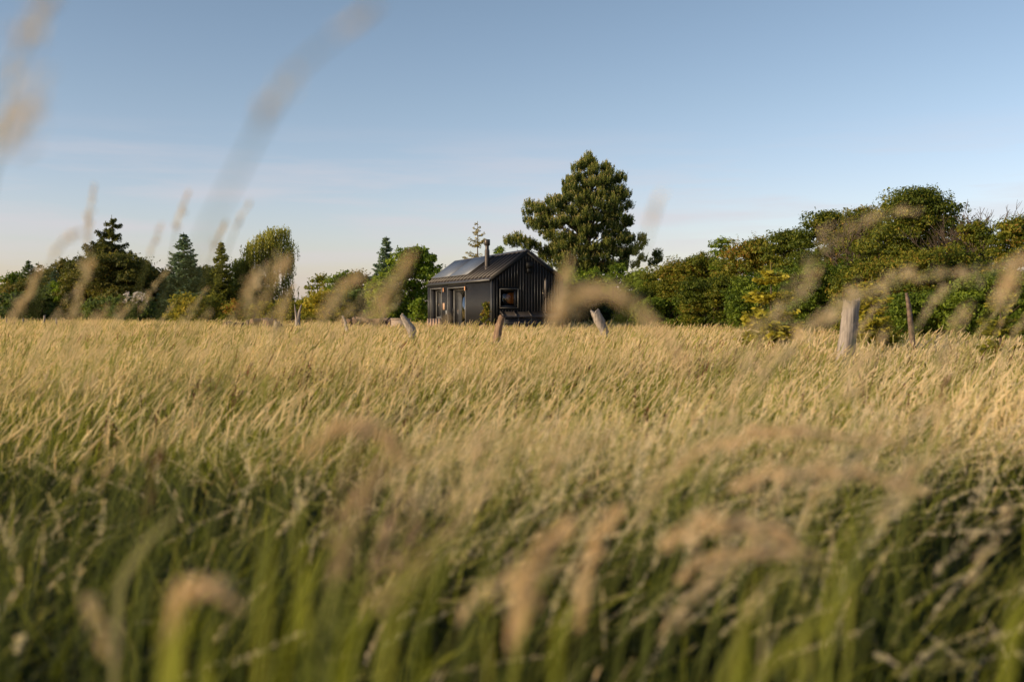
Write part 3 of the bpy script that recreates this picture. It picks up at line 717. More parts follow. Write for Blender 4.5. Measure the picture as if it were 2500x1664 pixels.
leafy('broadleaf_tree', 'small green treetop peeking over the cabin ridge', 'tree', 1222, 600, 70, 62, 'bright', .07, 60, 16, .3, seed=46, tint=.5)
leafy('leafy_shrub', 'pale green bush under the pine right of the cabin roof', 'shrub', 1440, 655, 190, 52, 'bright', .065, 85, 30, .3, seed=47, tint=.55, depth=.6)
leafy('leafy_shrub', 'green bush just beyond the right roof edge of the cabin', 'shrub', 1385, 648, 110, 53, 'green', .065, 85, 20, .32, seed=151, tint=.6)
leafy('leafy_shrub', 'green bush closing the gap at the right foot of the pine', 'shrub', 1508, 640, 90, 50.5, 'green', .065, 85, 18, .32, seed=150, tint=.6)
leafy('leafy_shrub', 'dark green bush filling the gap between cabin and hedge', 'shrub', 1420, 688, 150, 49, 'dark', .065, 80, 24, .32, seed=48, tint=.4, depth=.5)
leafy('leafy_shrub', 'rounded light green bush right of the pine', 'shrub', 1560, 655, 120, 50, 'green', .065, 85, 22, .32, seed=49, tint=.75)
# overgrown hedge running towards the right, nearer and nearer
HED = [
 (1590, 672, 90, 47, 'green', .7, 'green bush where the long hedge begins beside the pine'),
 (1640, 636, 130, 46, 'rust', .35, 'rust flecked bush, lowest of the tall hedge'),
 (1610, 722, 120, 44, 'green', .6, 'low green bush at the hedge foot nearest the pine'),
 (1700, 612, 150, 45, 'rust', .50, 'hedge bush of green leaves sprinkled with red brown'),
 (1762, 572, 74, 44, 'green', .65, 'narrow leafy treetop poking above the middle of the hedge'),
 (1750, 668, 150, 41, 'rust', .35, 'green and rust bush low in the middle of the hedge'),
 (1845, 572, 150, 42, 'rust', .62, 'reddish brown topped bush in the middle of the hedge'),
 (1925, 552, 120, 40, 'rust', .35, 'yellow green bush climbing above the tall sapling'),
 (1880, 660, 180, 37, 'green', .6, 'dark green bush directly behind the tall yellow sapling'),
 (2020, 508, 150, 37, 'rust', .36, 'large rounded bush left of the tallest hedge crown'),
 (2000, 640, 190, 34, 'green', .55, 'broad green bush low in the hedge behind the thick post'),
 (2110, 500, 140, 35, 'rust', .52, 'brownish airy bush with gaps of sky in the hedge'),
 (2240, 449, 250, 33, 'rust', .34, 'tallest and broadest crown of the hedge'),
 (2150, 630, 190, 31, 'rust', .55, 'brown green bush low beneath the tallest hedge crown'),
 (2290, 600, 200, 30, 'rust', .45, 'shaded bush under the right half of the tallest crown'),
 (2380, 535, 110, 31, 'rust', .40, 'bush with bare twigs behind it near the right edge'),
 (2475, 525, 130, 29, 'rust', .45, 'rust tinged bush at the right edge of the picture'),
 (2260, 700, 200, 27.5, 'green', .55, 'dark green bush low behind the leaning barked post'),
 (2420, 650, 190, 26.5, 'green', .6, 'green bush low at the right edge behind the small sapling'),
]
for i, (px, tp_, w, Y, mt, ti, lab) in enumerate(HED):
    leafy('hedge_shrub', lab, 'shrub', px, tp_, w * 1.3, Y, mt, .042 if Y > 35 else .037, 175 if Y > 35 else 215, 34 if w > 100 else 20, .30, seed=60 + i, tint=ti, spread_t=.16, depth=.6, trunkr=.05, profile=.35 if w >= 240 else .58)

def bare(name, label, px, top, Y, seed, spread=.5, base_z=.0):
    rng = rs(seed); p = at(px, 757, Y); H = at(px, top, Y)[2]
    root = empty(name, (p[0], p[1], -.03), label, 'shrub'); t = MB()
    def grow(q, d, L, r, lv):
        e = q + d * L; mid = (q + e) / 2 + rng.normal(0, L * .05, 3)
        t.tube([q, mid, e], [r, r * .85, r * .65], 4, cap=False)
        if lv == 0: return
        for _ in range(3 if lv > 1 else 4):
            nd = unit(d + rng.normal(0, spread, 3) * np.array([1, .8, .6]) + np.array([0, 0, .25])); grow(e if rng.uniform() < .6 else mid, nd, L * rng.uniform(.55, .8), r * .62, lv - 1)
    for _ in range(5):
        d = unit(np.array([rng.normal(0, .12), rng.normal(0, .12), 1.])); grow(np.array([rng.uniform(-.3, .3), 0, 0.]), d, H * .42, .08, 5)
    z = max(v[:, 2].max() for v in t.v)
    for v in t.v: v *= H / z
    t.obj('branches', M['bark'], root); return root
bare('bare_shrub', 'leafless dark twigs standing above the hedge near the right edge', 2412, 482, 31.5, 3)
bare('bare_shrub', 'leafless twigs showing in the airy gap of the hedge', 2125, 520, 34.5, 8)

# young saplings in front of the hedge
spruce('conifer_sapling', 'tall yellow green conifer sapling with tiered branches, left of three', 1880, 640, 190, 20, 'sapling', 91, 10, 8, .05, .04, low=.10, tw=.046, tint=.55, tipup=.25, shape=.6, cat='sapling', dens=1.2)
spruce('conifer_sapling', 'yellow conifer sapling between the thick pale post and the leaning barked post', 2131, 667, 150, 22, 'sapling', 92, 10, 8, .02, .04, low=.12, tw=.046, tint=.5, tipup=.2, shape=.55, cat='sapling', dens=1.2)
spruce('conifer_sapling', 'small conifer sapling with a long bare leader at the right edge', 2443, 682, 130, 19, 'sapling', 93, 7, 7, .0, .08, low=.12, tw=.040, tint=.3, tipup=.3, shape=.5, cat='sapling', dens=1.2)

# far wood beyond the gap
def far_wood():
    rng = rs(15); b = MB(); lob = []
    for x in np.arange(-75, 60, 2.2):
        lob.append((x + rng.uniform(-.8, .8), 150 + rng.uniform(-5, 5), rng.uniform(.8, 2.2), rng.uniform(1.6, 2.6), rng.uniform(.3, .7)))
    lobe_leaves(b, rng, lob, .30, 6)
    tag(b.obj('distant_woodland', M['olive']), 'hazy strip of far woodland seen low in the gap right of the willow', 'woodland', kind='stuff')
far_wood()
def wood_behind():
    rng = rs(16); b = MB(); lob = []
    for a in np.arange(95, 275, 1.6):
        d = rng.uniform(66, 74); x = d * math.sin(math.radians(a + 90)); y = -12 + d * math.cos(math.radians(a + 90)) * 1.0
        if y > 5: continue
        for z in (1.5, 3.6, 5.6): lob.append((x + rng.uniform(-1, 1), y + rng.uniform(-2, 2), z + rng.uniform(-.6, .6), rng.uniform(1.5, 2.2), rng.uniform(.3, .8)))
    lobe_leaves(b, rng, lob, .30, 16)
    tag(b.obj('woodland', M['olive']), 'band of woodland closing the meadow behind the viewpoint, mirrored in the panes', 'woodland', kind='stuff')
wood_behind()

# ------------------------------------------------------------------ cabin
def cabin():
    W, L, E, RZ = 3.22, 10.1, 2.66, 3.83
    root = empty('cabin', (CAB_C[0], CAB_C[1], 0), 'black metal clad tiny house with gabled roof standing in the meadow', 'house', rz=CA)
    th = .14; fz = .35
    D0, D1, DT = 3.6, 6.4, 2.38         # door opening along the long side
    Wn0, Wn1, WB, WT = 7.55, 9.55, .92, 2.40
    g0, g1, gb, gt = .37, 1.16, 1.46, 2.24
    # long wall facing left
    b = MB()
    for (y0, y1, z0, z1) in ((0, D0, .15, E), (D0, D1, DT, E), (D0, D1, .15, fz), (D1, Wn0, .15, E), (Wn0, Wn1, .15, WB), (Wn0, Wn1, WT, E), (Wn1, L, .15, E)):
        b.box(0, .34, y0, y1, z0, z1)
    y = .06
    while y < L:                       # fine upright ribs
        segs = [(.15, E)]
        if D0 - .02 < y < D1 + .02: segs = [(DT + .06, E)]
        elif Wn0 - .02 < y < Wn1 + .02: segs = [(.15, WB - .06), (WT + .06, E)]
        for z0, z1 in segs: b.box(-.022, .0, y, y + .03, z0, z1 - .02)
        y += .075
    b.obj('wall', M['clad'], root)
    # back long wall + far gable
    b = MB(); b.box(W - th, W, 0, L, .15, E); b.prism([(th, .15), (W - th, .15), (W - th, E), (W / 2, RZ - .08), (th, E)], L - th, L); b.obj('wall', M['clad'], root)
    # near gable with window opening
    b = MB()
    def zt(x): return E + (RZ - .06 - E) * (1 - abs(x - W / 2) / (W / 2))
    xs = [th, g0, g1, W / 2, W - th]
    for i in range(4):
        x0, x1 = xs[i], xs[i + 1]
        if i == 1:
            b.prism([(x0, .15), (x1, .15), (x1, gb), (x0, gb)], 0, th); b.prism([(x0, gt), (x1, gt), (x1, zt(x1)), (x0, zt(x0))], 0, th)
        else: b.prism([(x0, .15), (x1, .15), (x1, zt(x1)), (x0, zt(x0))], 0, th)
    b.prism([(0, .15), (th - .002, .15), (th - .002, zt(th)), (0, zt(0))], .0, th)
    b.obj('gable_wall', M['shaded_clad'], root)
    rng = rs(3)
    for i in range(24):                # upright battens, each with its own length
        x = .10 + i * .1315
        z1 = zt(x) - .03
        segs = [(.15, z1)]
        if g0 - .1 < x < g1 + .1: segs = [(.15, gb - .10), (gt + .10, z1)]
        if 1.50 < x < 1.84: segs = [(.15, 2.93), (3.42, z1)]
        for z0, z1_ in segs:
            if z1_ - z0 > .05: bb = MB(); bb.box(x - .008, x + .008, -.045, -.001, z0, z1_); bb.obj('batten', M['trim'], root)
    # corner trims
    for (x0, x1, y0, y1) in ((-.03, .035, -.045, -.001), (W - .035, W + .03, -.045, -.001), (-.03, -.001, L - .04, L + .03)):
        bb = MB(); bb.box(x0, x1, y0, y1, .15, E - .03); bb.obj('corner_trim', M['trim'], root)
    bb = MB(); bb.box(-.028, -.001, .0, .05, .15, E - .03); bb.obj('corner_trim', M['trim'], root)
    # skirt
    bb = MB(); bb.box(.08, W - .08, .08, L - .08, -.1, .15); bb.obj('skirt', M['trim'], root)
    # interior: floor, ceiling lining, partition, cupboard placed to catch sun and an added lamp
    bb = MB(); bb.box(th, W - th, th, L - th, fz - .08, fz); bb.obj('floor', M['dark_in'], root)
    bb = MB(); bb.box(th, W - th, th, L - th, E - .1, E - .06); bb.obj('ceiling', M['dark_in'], root)
    bb = MB(); bb.box(W - th - .03, W - th - .004, th, L - th, fz, E - .1); bb.obj('lining', M['wood'], root)
    cup = MB(); cup.box(1.94, 2.9, 4.0, 4.6, fz, 2.4); c = cup.obj('cupboard', M['wood'], root)
    dd = MB(); dd.box(1.95, 2.36, 3.98, 3.998, .45, 2.3); dd.obj('cupboard_door', M['wood'], c)
    pl = bpy.data.objects.new('added_pendant_lamp', None); COL.objects.link(pl); pl.parent = root; pl.location = (2.5, 1.3, 0)  # invented lamp, added so the gable window glows warm
    b = MB(); b.tube([(0, 0, 2.22), (0, 0, 2.56)], .006, 5); b.obj('added_cord', M['trim'], pl)
    b = MB(); b.tube([(0, 0, 2.12), (0, 0, 2.16), (0, 0, 2.20)], [.05, .08, .05], 10); b.obj('added_bulb', M['added_bulb'], pl)
    # roof slopes
    ov = .03; ex = -.05; slope = (RZ - E) / (W / 2); ze = E + slope * ex + .0
    for sgn in (0, 1):
        b = MB()
        def X(x): return x if sgn == 0 else W - x
        pl = [(X(ex), ze - .02), (X(W / 2), RZ - .02), (X(W / 2), RZ + .05), (X(ex), ze + .05)]
        b.prism(pl, -ov, L + ov)
        r = b.obj('roof_slope', M['roof'], root)
        s = MB(); y = -ov + .03
        while y < L + ov:
            p = np.array([X(ex + .02), y, ze + .05 + slope * .02]); q = np.array([X(W / 2 - .15), y, RZ + .05 - slope * .15])
            s.bar(p + np.array([0, 0, .05]), q + np.array([0, 0, .05]), .05, .10)
            y += .55
        s.obj('standing_seams', M['roof'], r)
        vg = MB(); vg.bar((X(ex), -ov - .018, ze + .0), (X(W / 2), -ov - .018, RZ + .0), .03, .13); vg.obj('verge_board', M['shaded_clad'], root)
    rc = MB(); rc.prism([(W / 2 - .17, RZ + .0), (W / 2, RZ + .125), (W / 2 + .17, RZ + .0), (W / 2, RZ + .06)], -ov - .01, L + ov + .01); rc.obj('ridge_cap', M['roof'], root)
    gu = MB(); gu.bar((ex - .035, -ov, ze - .0), (ex - .035, L + ov, ze - .0), .06, .10)
    gu.obj('gutter', M['trim'], root)
    # solar panels on the left slope
    n = np.array([-slope, 0, 1.]); n /= np.linalg.norm(n); sdir = np.array([1, 0, slope]); sdir /= np.linalg.norm(sdir)
    ln = (W / 2) * math.sqrt(1 + slope * slope)
    for (y0, y1) in ((3.80, 6.82), (6.834, 9.95)):
        pr = bpy.data.objects.new('solar_panel', None); COL.objects.link(pr); pr.parent = root
        s0, s1 = .12 * ln, .92 * ln
        o0 = np.array([0, 0, E + .05]) + n * .12
        fr = MB(); gl = MB()
        for (a, bq) in ((s0, s0 + .035), (s1 - .035, s1)):
            fr.add([o0 + sdir * q + np.array([0, yy, 0]) + n * h for h in (0, .045) for yy in (y0, y1) for q in (a, bq)], [(0, 2, 3, 1), (4, 5, 7, 6), (0, 1, 5, 4), (2, 6, 7, 3), (0, 4, 6, 2), (1, 3, 7, 5)])
        for (a, bq) in ((y0, y0 + .03), (y1 - .03, y1)):
            fr.add([o0 + sdir * q + np.array([0, yy, 0]) + n * h for h in (0, .045) for yy in (a, bq) for q in (s0 + .036, s1 - .036)], [(0, 2, 3, 1), (4, 5, 7, 6), (0, 1, 5, 4), (2, 6, 7, 3), (0, 4, 6, 2), (1, 3, 7, 5)])
        gl.add([o0 + sdir * q + np.array([0, yy, 0]) + n * h for h in (.01, .040) for yy in (y0 + .03, y1 - .03) for q in (s0 + .035, s1 - .035)], [(0, 2, 3, 1), (4, 5, 7, 6), (0, 1, 5, 4), (2, 6, 7, 3), (0, 4, 6, 2), (1, 3, 7, 5)])
        fr.obj('panel_frame', M['greyplank'] if False else M['frame'], pr); gl.obj('panel_cells', M['panel'], pr)
    # chimney through the left slope
    cx, cy = .72, 2.72; zc = E + slope * cx
    b = MB(); b.tube([(cx, cy, zc - .1), (cx, cy, 4.02)], .112, 20, cap=False); b.tube([(cx, cy, 4.02), (cx, cy, 4.10), (cx, cy, 4.24)], [.112, .085, .085], 20, cap=False)
    ch = b.obj('chimney', M['flue'], root, True)
    b = MB(); b.tube([(cx, cy, 4.24), (cx, cy, 4.27), (cx, cy, 4.50), (cx, cy, 4.52)], [.10, .135, .135, .12], 20); b.obj('chimney_cap', M['flue'], ch, True)
    b = MB(); b.tube([(cx, cy, zc + .08), (cx, cy, zc + .14)], [.15, .12], 16, cap=False); b.obj('chimney_collar', M['flue'], ch, True)
    # door: deep reveal, frame, two glass leaves
    dr = bpy.data.objects.new('door', None); COL.objects.link(dr); dr.parent = root
    b = MB(); w = .10; xd = .27
    for (y0, y1, z0, z1) in ((D0 + .003, D0 + w, fz, DT - .003), (D1 - w, D1 - .003, fz, DT - .003), (D0 + w, D1 - w, DT - w, DT - .003), (D0 + w, D1 - w, fz, fz + w)):
        b.box(xd - .03, xd + .04, y0, y1, z0, z1)
    b.obj('door_frame', M['frame'], dr)
    b = MB(); b.box(-.05, -.0, D0 - .05, D0 + .0, .2, DT + .05); b.box(-.05, -.0, D1, D1 + .05, .2, DT + .05); b.box(-.05, .0, D0, D1, DT, DT + .05); b.obj('door_surround', M['frame'], dr)
    b = MB(); b.box(xd, xd + .012, D0 + w, D1 - w, fz + w, DT - w); b.obj('door_glass', M['darkglass'], dr)
    b = MB(); b.box(xd - .08, xd - .03, 6.34, 6.37, 1.2, 1.45); b.obj('door_handle', M['trim'], dr)
    wn = bpy.data.objects.new('window', None); COL.objects.link(wn); wn.parent = root
    b = MB()
    for (y0, y1, z0, z1) in ((Wn0 + .003, Wn0 + w, WB + .003, WT - .003), (Wn1 - w, Wn1 - .003, WB + .003, WT - .003), (Wn0 + w, Wn1 - w, WT - w, WT - .003), (Wn0 + w, Wn1 - w, WB + .003, WB + w)):
        b.box(xd - .03, xd + .04, y0, y1, z0, z1)
    b.obj('window_frame', M['frame'], wn)
    b = MB(); b.box(-.05, .0, Wn0 - .05, Wn1 + .05, WT, WT + .05); b.box(-.05, .0, Wn0 - .05, Wn0, WB, WT); b.box(-.05, 0, Wn1, Wn1 + .05, WB, WT); b.box(-.07, 0, Wn0 - .05, Wn1 + .05, WB - .04, WB); b.obj('window_surround', M['frame'], wn)
    b = MB(); b.box(xd, xd + .012, Wn0 + w, Wn1 - w, WB + w, WT - w); b.obj('window_glass', M['darkglass'], wn)
    # gable window: projecting metal frame, sash and pane
    wn = bpy.data.objects.new('window', None); COL.objects.link(wn); wn.parent = root; wn['label'] = 'small square gable window with warm wood inside'
    b = MB(); f = .022
    for (x0, x1, z0, z1) in ((g0 - .02, g0 + f - .02, gb - .02, gt + .02), (g1 + .02 - f, g1 + .02, gb - .02, gt + .02), (g0 + f - .02, g1 + .02 - f, gt + .02 - f, gt + .02), (g0 + f - .02, g1 + .02 - f, gb - .02, gb - .02 + f)):
        b.box(x0, x1, -.085, -.001, z0, z1)
    b.obj('window_surround', M['frame'], wn)
    b = MB(); s = .085; i0, i1, j0, j1 = g0 + .004, g1 - .004, gb + .004, gt - .004
    for (x0, x1, z0, z1) in ((i0, i0 + s * .5, j0, j1), (i1 - s * 1.6, i1, j0, j1), (i0 + s * .5, i1 - s * 1.6, j1 - s * .8, j1), (i0 + s * .5, i1 - s * 1.6, j0, j0 + s)):
        b.box(x0, x1, .02, .07, z0, z1)
    b.obj('window_frame', M['trim'], wn)
    b = MB(); b.box(i0 + s * .5, i1 - s * 1.6, .04, .05, j0 + s, j1 - s * .8); b.obj('window_glass', M['glass'], wn)
    # wall lamps: copper up and down lights
    for yy in (3.42, 6.93):
        lp = bpy.data.objects.new('wall_lamp', None); COL.objects.link(lp); lp.parent = root; lp.location = (-.10, yy, 2.24)
        b = MB(); b.tube([(0, 0, 0), (0, 0, .19)], .045, 14); b.obj('lamp_shade', M['copper'], lp)
        b = MB(); b.box(.03, .098, -.03, .03, .06, .13); b.obj('lamp_bracket', M['trim'], lp)
    b = MB(); b.box(-.045, -.023, 6.98, 7.28, 1.37, 1.70); o = b.obj('wall_board', M['plank'], root); o['label'] = 'small wooden board on the wall between door and window'
    b = MB(); b.box(-.05, -.023, 6.66, 6.72, 1.14, 1.34); b.obj('wall_switch', M['white'], root)
    # gable vent and flue
    b = MB(); b.box(1.54, 1.80, -.16, -.0, 3.14, 3.39); b.box(1.58, 1.76, -.13, -.002, 2.95, 3.138); b.obj('vent_box', M['shaded_clad'], root)
    fl = bpy.data.objects.new('flue_pipe', None); COL.objects.link(fl); fl.parent = root
    b = MB(); b.tube([(2.41, -.14, 1.24), (2.41, -.14, 1.92)], .036, 12); b.obj('pipe', M['flue'], fl, True)
    b = MB(); b.tube([(2.41, -.14, 1.86), (2.41, -.14, 1.92), (2.41, -.14, 2.24)], [.04, .062, .062], 14); b.tube([(2.41, -.14, 2.24), (2.41, -.14, 2.60), (2.41, -.14, 2.66)], [.070, .070, .04], 14); b.obj('pipe_sleeve', M['flue'], fl, True)
    b = MB(); b.tube([(2.41, -.14, 2.66), (2.41, -.14, 2.72)], [.03, .045], 12); b.obj('pipe_cap', M['flue'], fl, True)
    b = MB(); b.box(2.38, 2.44, -.10, -.001, 2.02, 2.06); b.box(2.38, 2.44, -.10, -.001, 1.40, 1.43); b.obj('pipe_bracket', M['trim'], fl)
    # lean-to locker under the gable window
    lt = bpy.data.objects.new('lean_to', None); COL.objects.link(lt); lt.parent = root
    x0, x1, dp = .36, 3.04, .50
    b = MB(); b.box(x0 + .06, x1 - .04, -dp + .06, -.05, .12, 1.04); b.obj('locker_body', M['clad'], lt)
    b = MB(); b.add([(x0, -.045, 1.285), (x1, -.045, 1.285), (x1, -dp, 1.085), (x0, -dp, 1.085), (x0, -.045, 1.255), (x1, -.045, 1.255), (x1, -dp, 1.05), (x0, -dp, 1.05)], [(0, 3, 2, 1), (4, 5, 6, 7), (0, 1, 5, 4), (1, 2, 6, 5), (2, 3, 7, 6), (3, 0, 4, 7)])
    rf = b.obj('locker_roof', M['roof'], lt)
    b = MB()
    for xx in (x0 + .02, .96, 1.63, 2.32, x1 - .02): b.bar((xx, -.05, 1.305), (xx, -dp, 1.105), .03, .05)
    b.obj('roof_ribs', M['roof'], rf)
    b = MB()
    for xx in (.44, 1.04, 1.64, 2.24, 2.98): b.box(xx - .014, xx + .014, -dp + .035, -dp + .059, .12, 1.035)
    b.box(.44, 2.98, -dp + .032, -dp + .059, .80, .83)
    b.obj('locker_trim', M['frame'], lt)
cabin()

# ------------------------------------------------------------------ posts, stakes, wood
def post(name, label, pts, rad, mat, Y, cat='post', group=None, seed=0, extra=None, rough=.14):
    """pts = photo pixels of the centre line from top to the grass; continues down into the soil"""
    rng = rs(seed + 400); Q = [at(px, py, Y) for px, py in pts]
    d = Q[-1] - Q[-2]; k = (Q[-1][2] + .15) / max(.05, -d[2]); Q.append(Q[-1] + d * k)
    Q = np.array(Q[::-1]); base = np.array([Q[0][0], Q[0][1], -.02])
    root_needed = extra is not None
    t = np.linspace(0, 1, len(Q)); tt = np.linspace(0, 1, 22)
    C = np.stack([np.interp(tt, t, Q[:, i]) for i in range(3)], 1) - base
    rr = np.interp(tt, np.linspace(0, 1, len(rad)), rad[::-1])
    b = MB(); seg = 16; flute = 1 + rng.normal(0, rough, seg)
    T = np.gradient(C, axis=0); T = unit(T); A = unit(np.cross(T, np.array([0, 1, 0.1]))); B = np.cross(T, A); an = np.arange(seg) * 2 * math.pi / seg
    rad_ = rr[:, None] * flute[None] * (1 + rng.normal(0, rough * .3, (22, seg)))
    V = C[:, None] + A[:, None] * (np.cos(an)[None, :, None] * rad_[..., None]) + B[:, None] * (np.sin(an)[None, :, None] * rad_[..., None])
    V[-1] += T[-1] * rng.normal(0, .38, (seg, 1)) * rr[-1]           # rough sawn, uneven top
    V = V.reshape(-1, 3); i = np.arange(21)[:, None] * seg; j = np.arange(seg)[None]; j2 = (j + 1) % seg
    b.add(V, np.stack([i + j, i + j2, i + seg + j2, i + seg + j], -1).reshape(-1, 4))
    VV = np.vstack([V[-seg:], C[-1:]]); jj = np.arange(seg); b.add(VV, np.stack([jj, (jj + 1) % seg, np.full(seg, seg)], 1))
    o = b.obj(name, M[mat]); o.location = base; tag(o, label, cat, group)
    if extra: extra(o, C, rr)
    return o
post('fence_post', 'thick pale weathered post standing alone at the right', [(2078, 735), (2073, 790), (2066, 845)], [.122, .13, .135, .135], 'post', 16.5, seed=1, rough=.10)
post('fence_post', 'pale crooked post leaning left with a knobbly bend, left of the cabin', [(981, 769), (991, 785), (1004, 803), (1010, 822)], [.05, .09, .12, .11, .11], 'post', 26, seed=2)
post('fence_post', 'brown barked post leaning right before the cabin corner', [(1226, 772), (1219, 795), (1212, 835)], [.065, .075, .09, .09], 'postbark', 22, seed=3, rough=.2)
post('fence_post', 'split driftwood coloured post leaning left, right of the cabin', [(1452, 760), (1461, 780), (1475, 808)], [.12, .14, .11, .10], 'post', 30, seed=4, rough=.18)
post('fence_post', 'dark barked post leaning left in front of the hedge', [(2213, 716), (2219, 745), (2224, 793)], [.024, .038, .046, .05], 'log', 20, seed=5, rough=.15)
post('fence_post', 'thin pale split stake standing before the log row', [(836, 770), (842, 784), (846, 800)], [.03, .05, .05], 'post', 34, seed=6)
post('fence_post', 'short pale post at the right end of the small log stack', [(677, 785), (675, 795), (673, 812)], [.10, .09, .09], 'post', 34, seed=7)
# forked snag
def snag():
    Y = 44; rng = rs(8); p = at(727, 757, Y); root = empty('dead_snag', (p[0], p[1], -.02), 'pale dead trunk splitting into two jagged prongs', 'tree stump')
    def L(px, py): q = at(px, py, Y); return np.array([q[0] - p[0], 0, q[2]])
    b = MB(); b.tube([(0, 0, 0), L(727, 795), L(726, 778)], [.14, .12, .12], 10, rough=.12, rng=rng); b.obj('trunk', M['post'], root)
    for pts in ([L(725, 780), L(722, 762), L(719, 741)], [L(728, 780), L(731, 760), L(736, 742)]):
        b = MB(); b.tube(pts, [.085, .06, .012], 8, rough=.15, rng=rng); b.obj('prong', M['post'], root)
snag()
# thin stakes of the far left fence
for px, tp_, w, dx in ((16, 777, .045, 0), (57, 777, .05, 0), (109, 770, .06, -3), (137, 776, .05, 2), (35, 784, .04, 0), (80, 786, .04, 0)):
    post('fence_stake', 'thin pale fence stake at the far edge of the meadow on the left', [(px, tp_), (px + dx * .5, 790), (px + dx, 800)], [w * .8, w, w], 'post', 52, 'fence stake', 'thin fence stakes along the far left edge of the meadow', seed=20 + px)
# logs
def logs(x0, x1, top0, Y, n, seed, label, group):
    rng = rs(seed)
    for i in range(n):
        px = x0 + (x1 - x0) * (i + rng.uniform(-.3, .3)) / max(1, n - 1)
        q = at(px, top0 + rng.uniform(0, 4), Y)
        r = rng.uniform(.09, .15); yaw = rng.normal(0, .35); L = rng.uniform(.35, .6); tilt = rng.uniform(-.2, .5)
        lay = i % 3
        z = max(r, q[2] - r - lay * .22)
        o = MB(); a = np.linspace(-L, L, 6); pts = np.stack([a * 0 + rng.normal(0, .01, 6), a, a * tilt * .3], 1)
        o.tube(pts, r * rng.uniform(.85, 1.1, 6), 9, rough=.12, rng=rng)
        ob = o.obj('log', M['log' if rng.uniform() < .6 else 'postbark']); ob.location = (q[0], q[1] + rng.uniform(-.3, .3), z); ob.rotation_euler = (0, 0, yaw)
        tag(ob, label, 'log', group)
logs(848, 965, 775, 44, 40, 1, 'rough dark log lying in the long stacked row left of the cabin', 'logs stacked in the long row left of the cabin')
logs(628, 668, 777, 44, 18, 2, 'rough dark log in the small stack beside the short pale post', 'logs in the small stack at left')
logs(562, 596, 784, 46, 12, 3, 'rough dark log in the low heap under the orange tinged shrub', 'logs in the low heap at left')
# picnic table tipped behind the crooked post
def table():
    Y = 40; p = at(978, 757, Y); root = empty('picnic_table', (p[0], p[1], -.02), 'greyed wooden table with a slanting board front behind the crooked post', 'table', rz=R(8))
    b = MB()
    for i in range(4): b.box(-.40, .40, -.32 + i * .165, -.17 + i * .165, 1.0, 1.045)
    b.obj('tabletop', M['greyplank'], root)
    b = MB(); b.add([(-.38, -.40, .62), (.36, -.40, .62), (.36, -.32, .98), (-.38, -.32, .98), (-.38, -.37, .62), (.36, -.37, .62), (.36, -.29, .98), (-.38, -.29, .98)], [(0, 1, 2, 3), (4, 7, 6, 5), (0, 4, 5, 1), (3, 2, 6, 7), (0, 3, 7, 4), (1, 5, 6, 2)]); b.obj('front_board', M['greyplank'], root)
    for sx in (-.34, .34):
        for sy in (-.26, .26):
            b = MB(); b.box(sx - .035, sx + .035, sy - .035, sy + .035, 0, 1.0); b.obj('leg', M['greyplank'], root)
table()
def chest():
    Y = 44.5; p = at(1060, 757, Y); root = empty('wooden_chest', (p[0], p[1], -.02), 'pale plank chest with a sloping lid in front of the cabin window', 'chest', rz=R(3)); root.location.z += .10
    b = MB(); b.box(-.29, .27, -.2, .3, .05, .55); b.obj('chest_body', M['plank'], root)
    b = MB()
    for i in range(5):
        x0 = -.32 + i * .125
        b.add([(x0, -.26, .60), (x0 + .115, -.26, .60), (x0 + .115, .30, .90), (x0, .30, .90), (x0, -.26, .565), (x0 + .115, -.26, .565), (x0 + .115, .30, .865), (x0, .30, .865)], [(0, 1, 2, 3), (4, 7, 6, 5), (0, 4, 5, 1), (3, 2, 6, 7), (0, 3, 7, 4), (1, 5, 6, 2)])
    b.obj('lid', M['plank'], root)
chest()
leafy('potted_shrub', 'small red and green bush growing against the cabin corner', 'shrub', 1187, 737, 26, 41.2, 'rust', .045, 260, 12, .36, seed=120, tint=.55, low=.45, profile=.6, trunkr=.02)
# far house at the left edge
def house():
    Y = 84; p = at(-14, 757, Y); root = empty('farmhouse', (p[0], p[1], 0), 'old brick house with a red tiled roof at the far left edge', 'house', rz=R(-8))
    H = at(0, 694, Y)[2]; e = 1.9
    b = MB(); b.prism([(-3, 0), (1.1, 0), (1.1, e - .9), (-1.1 + .3, H - .12), (-3, e)], 0, 7) if False else b.prism([(-4, 0), (1.6, 0), (1.6, e - .2), (-1.2 + 2.0, H - .25), (-4, e)], 0, 7)
    b.obj('wall', M['brick'], root)
    b = MB(); b.bar((1.15, 3.5, H), (-4.4, 3.5, e - 1.1), 7.4, .14, up=(0, 0, 1)); b.bar((1.1, 3.5, H - .05), (1.9, 3.5, e - .3), 7.4, .14)
    b.obj('roof', M['tiles'], root)
house()

